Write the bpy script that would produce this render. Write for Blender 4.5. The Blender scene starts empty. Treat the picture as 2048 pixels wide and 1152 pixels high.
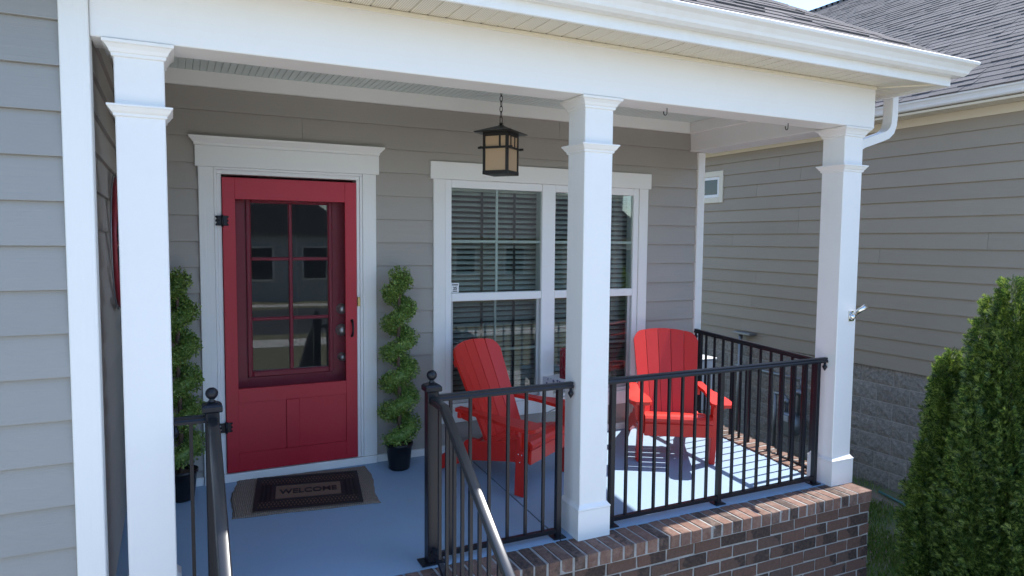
import bpy, bmesh, math, random
import numpy as np
from mathutils import Vector, Matrix, Euler

random.seed(7); rng = np.random.default_rng(7)
scene = bpy.context.scene
C = scene.collection
R = math.radians

# ------------------------------------------------------------------ camera
CAM = Vector((-0.3135, -5.1374, 1.6934))
YAW, PITCH, ROLL, FPX = 0.4576, -0.06887, 0.0087, 1380.62
fw = Vector((math.sin(YAW)*math.cos(PITCH), math.cos(YAW)*math.cos(PITCH), math.sin(PITCH)))
rt = Vector((math.cos(YAW), -math.sin(YAW), 0)); up = rt.cross(fw)
r2 = rt*math.cos(ROLL) + up*math.sin(ROLL); u2 = up*math.cos(ROLL) - rt*math.sin(ROLL)
cam = bpy.data.objects.new('camera', bpy.data.cameras.new('camera')); C.objects.link(cam)
m = Matrix((r2, u2, -fw)).transposed().to_4x4(); m.translation = CAM
cam.matrix_world = m
cam.data.sensor_width = 36.0; cam.data.lens = FPX/2048*36
cam.data.clip_start = 0.05; cam.data.clip_end = 1000
scene.camera = cam

# ------------------------------------------------------------------ light
SUN = Vector((0.78, 0.03, 1.0)).normalized()
EXPOSURE = 1.42
world = bpy.data.worlds.new('World'); scene.world = world; world.use_nodes = True
wn = world.node_tree; wn.nodes.clear()
sky = wn.nodes.new('ShaderNodeTexSky'); sky.sky_type = 'NISHITA'; sky.sun_disc = False
sky.sun_elevation = math.asin(SUN.z); sky.sun_rotation = math.atan2(SUN.x, SUN.y)
sky.air_density = 1.0; sky.dust_density = 0.4; sky.ozone_density = 4.5
bg = wn.nodes.new('ShaderNodeBackground'); bg.inputs[1].default_value = 0.15
wo = wn.nodes.new('ShaderNodeOutputWorld')
wn.links.new(sky.outputs[0], bg.inputs[0]); wn.links.new(bg.outputs[0], wo.inputs[0])
sl = bpy.data.lights.new('sun', 'SUN'); sl.energy = 3.5; sl.angle = R(0.53); sl.color = (1.0, 0.955, 0.89)
so = bpy.data.objects.new('sun', sl); C.objects.link(so)
so.location = (20, 0, 30); so.rotation_euler = SUN.to_track_quat('Z', 'Y').to_euler()
vs = scene.view_settings; vs.view_transform = 'Standard'; vs.look = 'None'; vs.exposure = EXPOSURE; vs.gamma = 1; vs.use_curve_mapping = False
scene.render.engine = 'CYCLES'
cy = scene.cycles; cy.use_denoising = True; cy.max_bounces = 10; cy.diffuse_bounces = 5; cy.glossy_bounces = 5
cy.transmission_bounces = 8; cy.transparent_max_bounces = 16; cy.sample_clamp_indirect = 6
try: cy.denoiser = 'OPENIMAGEDENOISE'
except Exception: pass

# ------------------------------------------------------------------ materials
class NT:
    def __init__(s, name):
        s.m = bpy.data.materials.new(name); s.m.use_nodes = True
        s.t = s.m.node_tree; s.b = s.t.nodes['Principled BSDF']
        s.pos = s.t.nodes.new('ShaderNodeNewGeometry')
    def n(s, kind, **kw):
        x = s.t.nodes.new(kind)
        for k, v in kw.items(): setattr(x, k, v)
        return x
    def l(s, a, b): s.t.links.new(a, b)
    def noise(s, scale, detail=4, vec=(1, 1, 1), rough=0.55, src=None):
        mp = s.n('ShaderNodeMapping'); mp.inputs['Scale'].default_value = vec
        s.l(src or s.pos.outputs['Position'], mp.inputs['Vector'])
        t = s.n('ShaderNodeTexNoise'); t.inputs['Scale'].default_value = scale
        t.inputs['Detail'].default_value = detail; t.inputs['Roughness'].default_value = rough
        s.l(mp.outputs[0], t.inputs['Vector']); return t.outputs['Fac']
    def ramp(s, fac, stops):
        r = s.n('ShaderNodeValToRGB'); e = r.color_ramp.elements
        while len(e) < len(stops): e.new(0.5)
        for q, (p, c) in zip(e, stops): q.position = p; q.color = (*c, 1) if len(c) == 3 else c
        s.l(fac, r.inputs[0]); return r.outputs[0]
    def mix(s, fac, a, b, mode='MIX'):
        x = s.n('ShaderNodeMix', data_type='RGBA', blend_type=mode)
        for sock, v in ((x.inputs[0], fac), (x.inputs[6], a), (x.inputs[7], b)):
            if hasattr(v, 'node'): s.l(v, sock)
            elif isinstance(v, (tuple, list)): sock.default_value = (*v, 1)
            else: sock.default_value = v
        return x.outputs[2]
    def bump(s, h, strength, dist=0.002, prev=None):
        b = s.n('ShaderNodeBump'); b.inputs['Strength'].default_value = strength; b.inputs['Distance'].default_value = dist
        s.l(h, b.inputs['Height'])
        if prev: s.l(prev, b.inputs['Normal'])
        s.l(b.outputs[0], s.b.inputs['Normal']); return b.outputs[0]
    def col(s, v):
        if hasattr(v, 'node'): s.l(v, s.b.inputs['Base Color'])
        else: s.b.inputs['Base Color'].default_value = (*v, 1)
    def set(s, **kw):
        for k, v in kw.items(): s.b.inputs[k.replace('_', ' ')].default_value = v
        return s
def mul(c, k): return tuple(min(1, x*k) for x in c)

def painted(name, c, rough=0.5, var=0.06, grain=None, gs=0.3, dirt=0.0, dirtc=(0.25, 0.22, 0.18), rnd=0.0):
    s = NT(name)
    f = s.noise(1.3, 5)
    out = s.mix(f, mul(c, 1-var), mul(c, 1+var))
    if rnd:
        oi = s.n('ShaderNodeObjectInfo')
        out = s.mix(0.999, out, s.ramp(oi.outputs['Random'], [(0, (1-rnd,)*3), (1, (1, 1, 1))]), 'MULTIPLY')
    if dirt:
        d = s.ramp(s.noise(2.2, 8, rough=0.7), [(0.5, (0, 0, 0)), (0.78, (dirt,)*3)])
        out = s.mix(d, out, dirtc)
    s.col(out); s.set(Roughness=rough)
    if grain:
        s.bump(s.noise(1.0, 6, grain, 0.65), gs, 0.003)
    else:
        s.bump(s.noise(160, 3), 0.12, 0.0006)
    return s.m
WX = (2.5, 60, 90); WY = (60, 2.5, 90); WZ = (90, 60, 2.5)
M = {}
M['siding'] = painted('taupe_siding', (0.36, 0.33, 0.295), 0.6, 0.05, WX, 0.55, 0.05, rnd=0.07)
M['siding_y'] = painted('taupe_siding_side', (0.36, 0.33, 0.295), 0.6, 0.05, WY, 0.55, 0.05, rnd=0.07)
M['wing_siding'] = painted('grey_siding', (0.295, 0.29, 0.275), 0.55, 0.05, WX, 0.6, 0.06, rnd=0.05)
M['nsiding'] = painted('tan_siding', (0.36, 0.31, 0.24), 0.65, 0.05, WY, 0.5, 0.08, (0.2, 0.18, 0.14), rnd=0.09)
M['white'] = painted('white_paint', (0.80, 0.79, 0.77), 0.45, 0.025, None, 0, 0.10, (0.5, 0.46, 0.38))
M['white_x'] = painted('white_trim_board', (0.79, 0.78, 0.75), 0.5, 0.02, WX, 0.4, 0.04, (0.5, 0.46, 0.38))
M['white_z'] = painted('white_corner_board', (0.79, 0.78, 0.75), 0.5, 0.02, WZ, 0.5, 0.04, (0.5, 0.46, 0.38))
M['cream'] = painted('cream_trim', (0.74, 0.68, 0.54), 0.5, 0.03)
M['vinyl'] = painted('white_vinyl', (0.80, 0.80, 0.79), 0.35, 0.01)
M['gutter'] = painted('gutter_white', (0.78, 0.78, 0.76), 0.35, 0.03, None, 0, 0.25, (0.5, 0.43, 0.31))
M['ceiling'] = painted('pale_green_ceiling', (0.66, 0.73, 0.69), 0.5, 0.03)
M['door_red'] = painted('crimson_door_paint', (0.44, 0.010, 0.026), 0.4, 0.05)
M['door_inner'] = painted('screen_shaded_door_red', (0.30, 0.012, 0.035), 0.35, 0.05)  # same door red, with the screen's shade put into the colour
M['chair_red'] = painted('red_poly_lumber', (0.62, 0.022, 0.013), 0.42, 0.06, None, 0, 0.06, (0.62, 0.16, 0.13), rnd=0.05)
M['red_metal'] = painted('red_metal', (0.26, 0.02, 0.03), 0.4, 0.1)
M['black'] = painted('black_iron', (0.009, 0.011, 0.016), 0.36, 0.2)
M['lantern_black'] = painted('bronze_black', (0.016, 0.014, 0.013), 0.45, 0.2)
M['pot'] = painted('black_plastic', (0.008, 0.008, 0.009), 0.4, 0.1)
M['amber'] = painted('amber_glass', (0.52, 0.36, 0.22), 0.3, 0.08)
M['room'] = painted('room_wall', (0.30, 0.27, 0.23), 0.8, 0.05)
M['blind'] = painted('white_blind', (0.72, 0.72, 0.69), 0.4, 0.02)
M['tape'] = painted('dark_ladder_tape', (0.03, 0.03, 0.032), 0.8, 0.05)
M['brass'] = painted('brass', (0.55, 0.42, 0.18), 0.35, 0.05)
M['grey_metal'] = painted('grey_metal', (0.26, 0.27, 0.28), 0.45, 0.08)
M['pale_box'] = painted('pale_grey_box', (0.5, 0.53, 0.55), 0.5, 0.05)
M['table'] = painted('white_table', (0.7, 0.69, 0.68), 0.4, 0.05)
M['hose'] = painted('green_hose', (0.03, 0.09, 0.06), 0.4, 0.1)
M['teal_hose'] = painted('teal_hose', (0.06, 0.2, 0.18), 0.4, 0.1)
M['concrete'] = painted('concrete', (0.60, 0.56, 0.50), 0.85, 0.1)
M['asphalt'] = painted('asphalt', (0.05, 0.05, 0.05), 0.9, 0.2)
M['ofacade'] = painted('opposite_siding', (0.33, 0.34, 0.33), 0.7, 0.05)
M['oroof'] = painted('opposite_roof', (0.07, 0.065, 0.065), 0.85, 0.2)
for k in ('brass', 'grey_metal'):
    M[k].node_tree.nodes['Principled BSDF'].inputs['Metallic'].default_value = 0.7
bi = M['black'].node_tree.nodes['Principled BSDF']; bi.inputs['Coat Weight'].default_value = 0.12; bi.inputs['Coat Roughness'].default_value = 0.25; bi.inputs['Specular IOR Level'].default_value = 0.3
M['handrail'] = painted('polished_black_handrail', (0.02, 0.021, 0.024), 0.34, 0.1)
hb = M['handrail'].node_tree.nodes['Principled BSDF']; hb.inputs['Specular IOR Level'].default_value = 0.8; hb.inputs['Coat Weight'].default_value = 0.4; hb.inputs['Coat Roughness'].default_value = 0.3
def chrome():
    s = NT('bright_steel'); s.col((0.72, 0.72, 0.70)); s.set(Metallic=1.0, Roughness=0.18); return s.m
M['steel'] = chrome()
M['nickel'] = painted('brushed_nickel', (0.62, 0.60, 0.56), 0.32, 0.03); M['nickel'].node_tree.nodes['Principled BSDF'].inputs['Metallic'].default_value = 0.85

def slab_mat():
    s = NT('porch_floor_paint')
    base = s.mix(s.noise(1.1, 6), (0.235, 0.345, 0.47), (0.275, 0.385, 0.51))
    spots = s.ramp(s.noise(5, 9, rough=0.8), [(0.52, (0, 0, 0)), (0.80, (0.45,)*3)])
    base = s.mix(spots, base, (0.33, 0.35, 0.37))
    s.col(base); s.set(Roughness=0.5); s.bump(s.noise(60, 6, rough=0.7), 0.25, 0.002); return s.m
M['slab'] = slab_mat()

def brick_mat(name='clay_brick', dust=0.5, k=1.15):
    s = NT(name); oi = s.n('ShaderNodeObjectInfo')
    c = s.ramp(oi.outputs['Random'], [(0.0, (0.110, 0.068, 0.055)), (0.25, (0.135, 0.080, 0.064)), (0.5, (0.10, 0.068, 0.058)),
                                      (0.72, (0.15, 0.088, 0.070)), (0.86, (0.080, 0.060, 0.054)), (1.0, (0.12, 0.072, 0.058))])
    # flashed (fire-darkened) brick ends
    w = s.n('ShaderNodeTexWhiteNoise', noise_dimensions='1D'); s.l(oi.outputs['Random'], w.inputs['W'])
    add = s.n('ShaderNodeVectorMath', operation='ADD'); s.l(s.pos.outputs['Position'], add.inputs[0]); s.l(w.outputs['Color'], add.inputs[1])
    tc = s.n('ShaderNodeTexCoord'); sx = s.n('ShaderNodeSeparateXYZ'); s.l(tc.outputs['Object'], sx.inputs[0])
    n1 = s.noise(16, 4, src=add.outputs[0])
    e1 = s.n('ShaderNodeMath', operation='MULTIPLY_ADD'); s.l(sx.outputs[0], e1.inputs[0]); e1.inputs[1].default_value = 4.0; s.l(n1, e1.inputs[2])
    e2 = s.n('ShaderNodeMath', operation='MULTIPLY_ADD'); s.l(w.outputs['Value'], e2.inputs[0]); e2.inputs[1].default_value = 1.7; s.l(e1.outputs[0], e2.inputs[2])
    hf = s.n('ShaderNodeMath', operation='MULTIPLY'); s.l(e2.outputs[0], hf.inputs[0]); hf.inputs[1].default_value = 0.4
    fl = s.ramp(hf.outputs[0], [(0.68, (0, 0, 0)), (0.71, (0.88,)*3)])
    c = s.mix(fl, c, (0.022, 0.019, 0.02))
    c = s.mix(s.ramp(s.noise(45, 6), [(0.35, (0, 0, 0)), (0.75, (0.55,)*3)]), c, s.mix(0.5, c, (0.30, 0.20, 0.15)))
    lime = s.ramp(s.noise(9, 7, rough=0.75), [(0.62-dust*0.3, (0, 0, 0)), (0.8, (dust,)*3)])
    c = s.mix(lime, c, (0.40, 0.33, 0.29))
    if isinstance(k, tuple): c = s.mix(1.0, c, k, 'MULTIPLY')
    s.col(c); s.set(Roughness=0.88); b = s.bump(s.noise(28, 7, rough=0.7), 0.6, 0.006); s.bump(s.noise(150, 4), 0.4, 0.002, b); return s.m
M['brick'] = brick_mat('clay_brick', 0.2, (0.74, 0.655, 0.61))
M['brick_cap'] = brick_mat('sunlit_weathered_cap_brick', 0.45, (1.16, 1.04, 0.98))  # lime wear, plus sunlit brightness of the cap tops put into the colour
def rough_mat(name, a, b, scale, bs, bd, rough=0.9, rnd=0.0):
    s = NT(name); c = s.mix(s.ramp(s.noise(scale, 8, rough=0.75), [(0.32, (0, 0, 0)), (0.68, (1, 1, 1))]), a, b)
    if rnd:
        oi = s.n('ShaderNodeObjectInfo'); c = s.mix(0.999, c, s.ramp(oi.outputs['Random'], [(0, (1-rnd,)*3), (1, (1, 1, 1))]), 'MULTIPLY')
    s.col(c); s.set(Roughness=rough); s.bump(s.noise(scale*2, 8, rough=0.75), bs, bd); return s.m
M['mortar'] = rough_mat('grey_mortar', (0.22, 0.22, 0.215), (0.36, 0.355, 0.34), 14, 0.5, 0.003)
M['block'] = rough_mat('split_face_block', (0.17, 0.16, 0.145), (0.46, 0.42, 0.365), 26, 0.9, 0.015, rnd=0.18)
M['block_mortar'] = rough_mat('block_mortar', (0.36, 0.34, 0.31), (0.48, 0.45, 0.41), 20, 0.4, 0.004)
def shingle_mat():
    s = NT('grey_asphalt_shingle'); oi = s.n('ShaderNodeObjectInfo')
    ri = s.pos.outputs['Random Per Island']
    add = s.n('ShaderNodeMath', operation='ADD'); s.l(oi.outputs['Random'], add.inputs[0]); s.l(ri, add.inputs[1])
    fr = s.n('ShaderNodeMath', operation='FRACT'); s.l(add.outputs[0], fr.inputs[0])
    c = s.ramp(fr.outputs[0], [(0, (0.075, 0.070, 0.070)), (0.4, (0.112, 0.103, 0.101)), (0.75, (0.135, 0.122, 0.119)), (1, (0.09, 0.084, 0.084))])
    c = s.mix(s.ramp(s.noise(420, 2), [(0.4, (0, 0, 0)), (0.62, (0.6,)*3)]), c, (0.24, 0.225, 0.22))
    s.col(c); s.set(Roughness=0.95); s.b.inputs['Specular IOR Level'].default_value = 0.15; s.bump(s.noise(380, 3), 0.7, 0.003); return s.m
M['shingle'] = shingle_mat()
def soffit_mat():
    s = NT('vented_soffit_vinyl')
    v = s.n('ShaderNodeTexVoronoi', feature='F1'); v.inputs['Randomness'].default_value = 0.0; v.inputs['Scale'].default_value = 1.0
    mp = s.n('ShaderNodeMapping'); mp.inputs['Scale'].default_value = (90, 90, 0.0); s.l(s.pos.outputs['Position'], mp.inputs[0]); s.l(mp.outputs[0], v.inputs['Vector'])
    h = s.ramp(v.outputs['Distance'], [(0.20, (1, 1, 1)), (0.30, (0, 0, 0))])
    s.col(s.mix(h, (0.74, 0.69, 0.58), (0.28, 0.24, 0.18))); s.set(Roughness=0.5); return s.m
M['soffit'] = soffit_mat()
def leaf_mat(name, stops, trans=0.35, rough=0.5):
    s = NT(name)
    f = s.n('ShaderNodeMath', operation='MULTIPLY_ADD'); s.l(s.pos.outputs['Random Per Island'], f.inputs[0]); f.inputs[1].default_value = 0.6
    n = s.noise(9, 3); k = s.n('ShaderNodeMath', operation='MULTIPLY'); s.l(n, k.inputs[0]); k.inputs[1].default_value = 0.4
    s.l(k.outputs[0], f.inputs[2])
    c = s.ramp(f.outputs[0], stops); s.col(c); s.set(Roughness=rough)
    tr = s.n('ShaderNodeBsdfTranslucent'); s.l(s.mix(0.7, c, (1.0, 1.0, 0.35), 'MULTIPLY'), tr.inputs[0])
    mx = s.n('ShaderNodeMixShader'); mx.inputs[0].default_value = trans
    s.l(s.b.outputs[0], mx.inputs[1]); s.l(tr.outputs[0], mx.inputs[2])
    s.l(mx.outputs[0], s.t.nodes['Material Output'].inputs[0]); return s.m
M['boxwood'] = leaf_mat('boxwood_leaf', [(0.15, (0.065, 0.125, 0.018)), (0.5, (0.17, 0.285, 0.06)), (0.85, (0.37, 0.46, 0.13))], 0.3, 0.4)
M['arbor'] = leaf_mat('arborvitae_leaf', [(0.25, (0.014, 0.044, 0.012)), (0.48, (0.065, 0.140, 0.028)), (0.78, (0.29, 0.37, 0.09))], 0.48, 0.45)
M['grass'] = leaf_mat('grass_blade', [(0.1, (0.10, 0.19, 0.03)), (0.6, (0.22, 0.35, 0.07)), (0.95, (0.42, 0.40, 0.18))], 0.3, 0.55)
M['bark'] = rough_mat('brown_bark', (0.07, 0.045, 0.03), (0.16, 0.10, 0.07), 30, 0.6, 0.004)
def ground_mat():
    s = NT('lawn_ground')
    f = s.ramp(s.noise(0.9, 7, rough=0.6), [(0.42, (0, 0, 0)), (0.58, (1, 1, 1))])
    soil = s.mix(s.noise(25, 6), (0.18, 0.14, 0.10), (0.34, 0.26, 0.19)); gr = s.mix(s.noise(40, 6), (0.07, 0.11, 0.035), (0.17, 0.20, 0.08))
    s.col(s.mix(f, soil, gr)); s.set(Roughness=0.95); s.bump(s.noise(30, 8), 0.7, 0.03); return s.m
M['ground'] = ground_mat()
def lawn_mat():
    s = NT('sunny_lawn'); s.col(s.mix(s.noise(3, 8), (0.13, 0.125, 0.065), (0.24, 0.215, 0.125))); s.set(Roughness=0.95)
    s.bump(s.noise(40, 8), 0.7, 0.03); return s.m
M['lawn'] = lawn_mat()
def glass_mat(name, tint, base=0.05, k=1.6):
    s = NT(name); t = s.n('ShaderNodeBsdfTransparent'); t.inputs[0].default_value = (*tint, 1)
    g = s.n('ShaderNodeBsdfGlossy'); g.inputs['Roughness'].default_value = 0.004
    # faint waviness of float glass
    bp = s.n('ShaderNodeBump'); bp.inputs['Strength'].default_value = 0.035; bp.inputs['Distance'].default_value = 0.02; s.l(s.noise(2.2, 1), bp.inputs['Height'])
    s.l(bp.outputs[0], g.inputs['Normal'])
    f = s.n('ShaderNodeFresnel'); f.inputs[0].default_value = 1.5
    ma = s.n('ShaderNodeMath', operation='MULTIPLY_ADD'); s.l(f.outputs[0], ma.inputs[0]); ma.inputs[1].default_value = k; ma.inputs[2].default_value = base
    ma.use_clamp = True
    mx = s.n('ShaderNodeMixShader'); s.l(ma.outputs[0], mx.inputs[0]); s.l(t.outputs[0], mx.inputs[1]); s.l(g.outputs[0], mx.inputs[2])
    s.l(mx.outputs[0], s.t.nodes['Material Output'].inputs[0]); return s.m
M['glass'] = glass_mat('window_glass', (0.86, 0.91, 0.89), 0.035, 1.2)
def screen_mat(name, cover, c):
    s = NT(name); t = s.n('ShaderNodeBsdfTransparent'); s.col(c); s.set(Roughness=0.7)
    mx = s.n('ShaderNodeMixShader'); mx.inputs[0].default_value = cover; s.l(t.outputs[0], mx.inputs[1]); s.l(s.b.outputs[0], mx.inputs[2])
    s.l(mx.outputs[0], s.t.nodes['Material Output'].inputs[0]); return s.m
M['screen'] = screen_mat('insect_screen', 0.24, (0.02, 0.02, 0.022))
def rug_mat():
    s = NT('braided_jute')
    w = s.n('ShaderNodeTexWave'); w.bands_direction = 'X'; w.inputs['Scale'].default_value = 26; w.inputs['Distortion'].default_value = 3; w.inputs['Detail'].default_value = 2
    s.l(s.pos.outputs['Position'], w.inputs['Vector'])
    w2 = s.n('ShaderNodeTexWave'); w2.bands_direction = 'Y'; w2.inputs['Scale'].default_value = 22; w2.inputs['Distortion'].default_value = 4
    s.l(s.pos.outputs['Position'], w2.inputs['Vector'])
    h = s.mix(0.5, w.outputs['Color'], w2.outputs['Color'], 'MULTIPLY')
    c = s.mix(s.noise(90, 4), (0.19, 0.15, 0.115), (0.38, 0.30, 0.23)); c = s.mix(s.ramp(h, [(0.0, (0.6,)*3), (0.45, (0, 0, 0))]), c, (0.12, 0.10, 0.085))
    s.col(c); s.set(Roughness=0.95); s.bump(h, 0.9, 0.006); return s.m
M['rug'] = rug_mat()
M['coir'] = rough_mat('brown_coir', (0.12, 0.075, 0.05), (0.20, 0.125, 0.085), 120, 0.6, 0.003)
M['rubber'] = painted('black_rubber', (0.010, 0.010, 0.012), 0.6, 0.1)
def pattern_mat():
    s = NT('patterned_cloth'); v = s.n('ShaderNodeTexVoronoi'); v.inputs['Scale'].default_value = 28; s.l(s.pos.outputs['Position'], v.inputs['Vector'])
    s.col(s.ramp(v.outputs['Distance'], [(0.25, (0.12, 0.12, 0.2)), (0.45, (0.6, 0.6, 0.66))])); s.set(Roughness=0.8); return s.m
M['pattern'] = pattern_mat()
M['sticker'] = painted('white_sticker', (0.75, 0.76, 0.76), 0.5, 0.01)
M['ink'] = painted('black_ink', (0.02, 0.02, 0.02), 0.6, 0.01)
M['seam'] = painted('dark_joint', (0.09, 0.095, 0.10), 0.9, 0.1)

# ------------------------------------------------------------------ mesh helpers
def link(o, parent=None):
    C.objects.link(o)
    if parent: o.parent = parent
    return o
class MB:
    def __init__(s): s.v = []; s.f = []; s.sm = []
    def add(s, vs, fs, smooth=False):
        b = len(s.v); s.v += [tuple(p) for p in vs]; s.f += [tuple(i+b for i in q) for q in fs]; s.sm += [smooth]*len(fs); return s
    def box(s, x0, x1, y0, y1, z0, z1, c=0.0):
        if x0 > x1: x0, x1 = x1, x0
        if y0 > y1: y0, y1 = y1, y0
        if z0 > z1: z0, z1 = z1, z0
        if c <= 0:
            v = [(x, y, z) for z in (z0, z1) for y in (y0, y1) for x in (x0, x1)]
            return s.add(v, [(0, 2, 3, 1), (4, 5, 7, 6), (0, 1, 5, 4), (2, 6, 7, 3), (0, 4, 6, 2), (1, 3, 7, 5)])
        c = min(c, (x1-x0)/2.01, (y1-y0)/2.01, (z1-z0)/2.01)
        bm = bmesh.new(); bmesh.ops.create_cube(bm, size=1)
        for q in bm.verts:
            q.co = Vector((x1 if q.co.x > 0 else x0, y1 if q.co.y > 0 else y0, z1 if q.co.z > 0 else z0))
        bmesh.ops.bevel(bm, geom=bm.edges[:], offset=c, segments=1, profile=0.5, affect='EDGES')
        bm.verts.index_update()
        s.add([q.co[:] for q in bm.verts], [[q.index for q in f.verts] for f in bm.faces]); bm.free(); return s
    def prism(s, poly, axis, a, b, smooth=False):
        """poly: 2-D outline; axis 'x': poly=(y,z); 'y': poly=(x,z); 'z': poly=(x,y)"""
        f = {'x': lambda p, t: (t, p[0], p[1]), 'y': lambda p, t: (p[0], t, p[1]), 'z': lambda p, t: (p[0], p[1], t)}[axis]
        n = len(poly); v = [f(p, a) for p in poly] + [f(p, b) for p in poly]
        fs = [tuple(range(n))[::-1], tuple(range(n, 2*n))]
        s.add(v, fs); base = len(s.v)-2*n
        s.f += [(base+i, base+(i+1) % n, base+n+(i+1) % n, base+n+i) for i in range(n)]; s.sm += [smooth]*n
        return s
    def tube(s, pts, r, n=8, smooth=True, caps=True):
        pts = [Vector(p) for p in pts]; rr = r if isinstance(r, (list, tuple)) else [r]*len(pts)
        rings = []; prevn = None
        for i, p in enumerate(pts):
            d = (pts[min(i+1, len(pts)-1)]-pts[max(i-1, 0)]).normalized()
            if prevn is None:
                a = Vector((0, 0, 1)) if abs(d.z) < 0.9 else Vector((1, 0, 0)); nn = d.cross(a).normalized()
            else:
                nn = (prevn - d*prevn.dot(d)).normalized()
            prevn = nn; bb = d.cross(nn)
            rings.append([p + (nn*math.cos(2*math.pi*k/n)+bb*math.sin(2*math.pi*k/n))*rr[i] for k in range(n)])
        v = [q for g in rings for q in g]; fs = []
        for i in range(len(pts)-1):
            for k in range(n): fs.append((i*n+k, i*n+(k+1) % n, (i+1)*n+(k+1) % n, (i+1)*n+k))
        s.add(v, fs, smooth)
        if caps:
            b = len(s.v)-len(v); s.f += [tuple(b+k for k in range(n))[::-1], tuple(b+(len(pts)-1)*n+k for k in range(n))]; s.sm += [False, False]
        return s
    def lathe(s, prof, cx, cy, n=20, smooth=True):
        v = []; fs = []
        for (r, z) in prof: v += [(cx+r*math.cos(2*math.pi*k/n), cy+r*math.sin(2*math.pi*k/n), z) for k in range(n)]
        for i in range(len(prof)-1):
            for k in range(n): fs.append((i*n+k, i*n+(k+1) % n, (i+1)*n+(k+1) % n, (i+1)*n+k))
        s.add(v, fs, smooth); b = len(s.v)-len(v)
        s.f += [tuple(b+k for k in range(n))[::-1], tuple(b+(len(prof)-1)*n+k for k in range(n))]; s.sm += [False, False]
        return s
    def loft(s, x0, x1, y0, y1, prof):
        """rectangular rings (z, out)"""
        v = []; fs = []
        for z, o in prof: v += [(x0-o, y0-o, z), (x1+o, y0-o, z), (x1+o, y1+o, z), (x0-o, y1+o, z)]
        n = len(prof)
        for i in range(n-1):
            for k in range(4): fs.append((i*4+k, i*4+(k+1) % 4, (i+1)*4+(k+1) % 4, (i+1)*4+k))
        fs += [(3, 2, 1, 0), tuple((n-1)*4+k for k in range(4))]
        return s.add(v, fs)
    def sphere(s, c, r, n=12, sx=1, sz=1):
        prof = [(max(1e-4, r*sx*math.sin(math.pi*i/(n//2))), c[2]-r*sz*math.cos(math.pi*i/(n//2))) for i in range(n//2+1)]
        return s.lathe(prof, c[0], c[1], n)
    def xf(s, mtx):
        s.v = [tuple(mtx @ Vector(p)) for p in s.v]; return s
    def mesh(s, name, mt, off=(0, 0, 0)):
        me = bpy.data.meshes.new(name)
        me.from_pydata([(p[0]-off[0], p[1]-off[1], p[2]-off[2]) for p in s.v], [], s.f)
        me.polygons.foreach_set('use_smooth', s.sm)
        bm = bmesh.new(); bm.from_mesh(me); bmesh.ops.recalc_face_normals(bm, faces=bm.faces); bm.to_mesh(me); bm.free()
        if mt: me.materials.append(mt)
        return me
    def build(s, name, mt, parent=None, local=False):
        off = (0, 0, 0)
        if parent and not local:
            p = parent
            off = Vector((0, 0, 0))
            while p: off = off + p.location; p = p.parent
        o = bpy.data.objects.new(name, s.mesh(name, mt, off)); return link(o, parent)
def empty(name, loc, rz=0, label=None, cat=None, group=None, kind=None):
    o = bpy.data.objects.new(name, None); o.empty_display_size = 0.1; o.location = loc; o.rotation_euler = (0, 0, rz); link(o)
    return tag(o, label, cat, group, kind)
def tag(o, label=None, cat=None, group=None, kind=None):
    if label and not kind: kind = 'thing'
    for k, v in (('label', label), ('category', cat), ('group', group), ('kind', kind)):
        if v: o[k] = v
    return o
def inst(name, me, parent, pos, rot=None, world=True):
    o = bpy.data.objects.new(name, me)
    p = Vector(pos)
    if world and parent:
        q = parent
        while q: p = p - q.location; q = q.parent
    mt = Matrix.Translation(p)
    if rot is not None: mt = mt @ rot.to_4x4()
    o.matrix_basis = mt; return link(o, parent)
def big_mesh(name, verts, faces_n, loops, mt, parent=None, off=(0, 0, 0), smooth=False):
    """verts (N,3); loops flat index array; faces_n vertices per face"""
    me = bpy.data.meshes.new(name); nv = len(verts); nf = len(loops)//faces_n
    me.vertices.add(nv); me.vertices.foreach_set('co', (np.asarray(verts)-np.asarray(off)).astype(np.float32).ravel())
    me.loops.add(len(loops)); me.loops.foreach_set('vertex_index', np.asarray(loops, dtype=np.int32))
    me.polygons.add(nf); me.polygons.foreach_set('loop_start', np.arange(0, len(loops), faces_n, dtype=np.int32))
    me.update(calc_edges=True); me.validate(); me.materials.append(mt)
    o = bpy.data.objects.new(name, me); return link(o, parent)
def copy_tree(o, parent=None):
    c = o.copy(); link(c, parent)
    for ch in list(o.children): copy_tree(ch, c)
    return c
def slab_z(y): return -0.012 + 0.062*y

# ================================================================== SETTING
GZ = -1.255
g = MB(); N = 40
g.add([(-150, -150, GZ), (150, -150, GZ), (150, 150, GZ), (-150, 150, GZ)], [(0, 1, 2, 3)])
tag(g.build('ground', M['ground']), kind='structure')
g = MB().box(-60, 60, -14, -3.6, GZ-0.05, GZ+0.004); tag(g.build('front_lawn', M['lawn']), kind='structure')
g = MB().box(-60, 60, -15.4, -14.002, GZ-0.05, GZ+0.02); tag(g.build('sidewalk', M['concrete']), kind='structure')
g = MB().box(-60, 60, -24.5, -16.5, GZ-0.05, GZ-0.02+0.03); tag(g.build('road', M['asphalt']), kind='structure')
g = MB().box(-60, 60, -27, -25.6, GZ-0.05, GZ+0.02); tag(g.build('sidewalk', M['concrete']), kind='structure')
g = MB().box(-60, 60, -25.598, -24.502, GZ-0.05, GZ+0.006).box(-60, 60, -16.498, -15.402, GZ-0.05, GZ+0.006).box(-60, 60, -60, -27.002, GZ-0.05, GZ+0.006)
tag(g.build('verge_lawn', M['lawn']), kind='structure')
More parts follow.
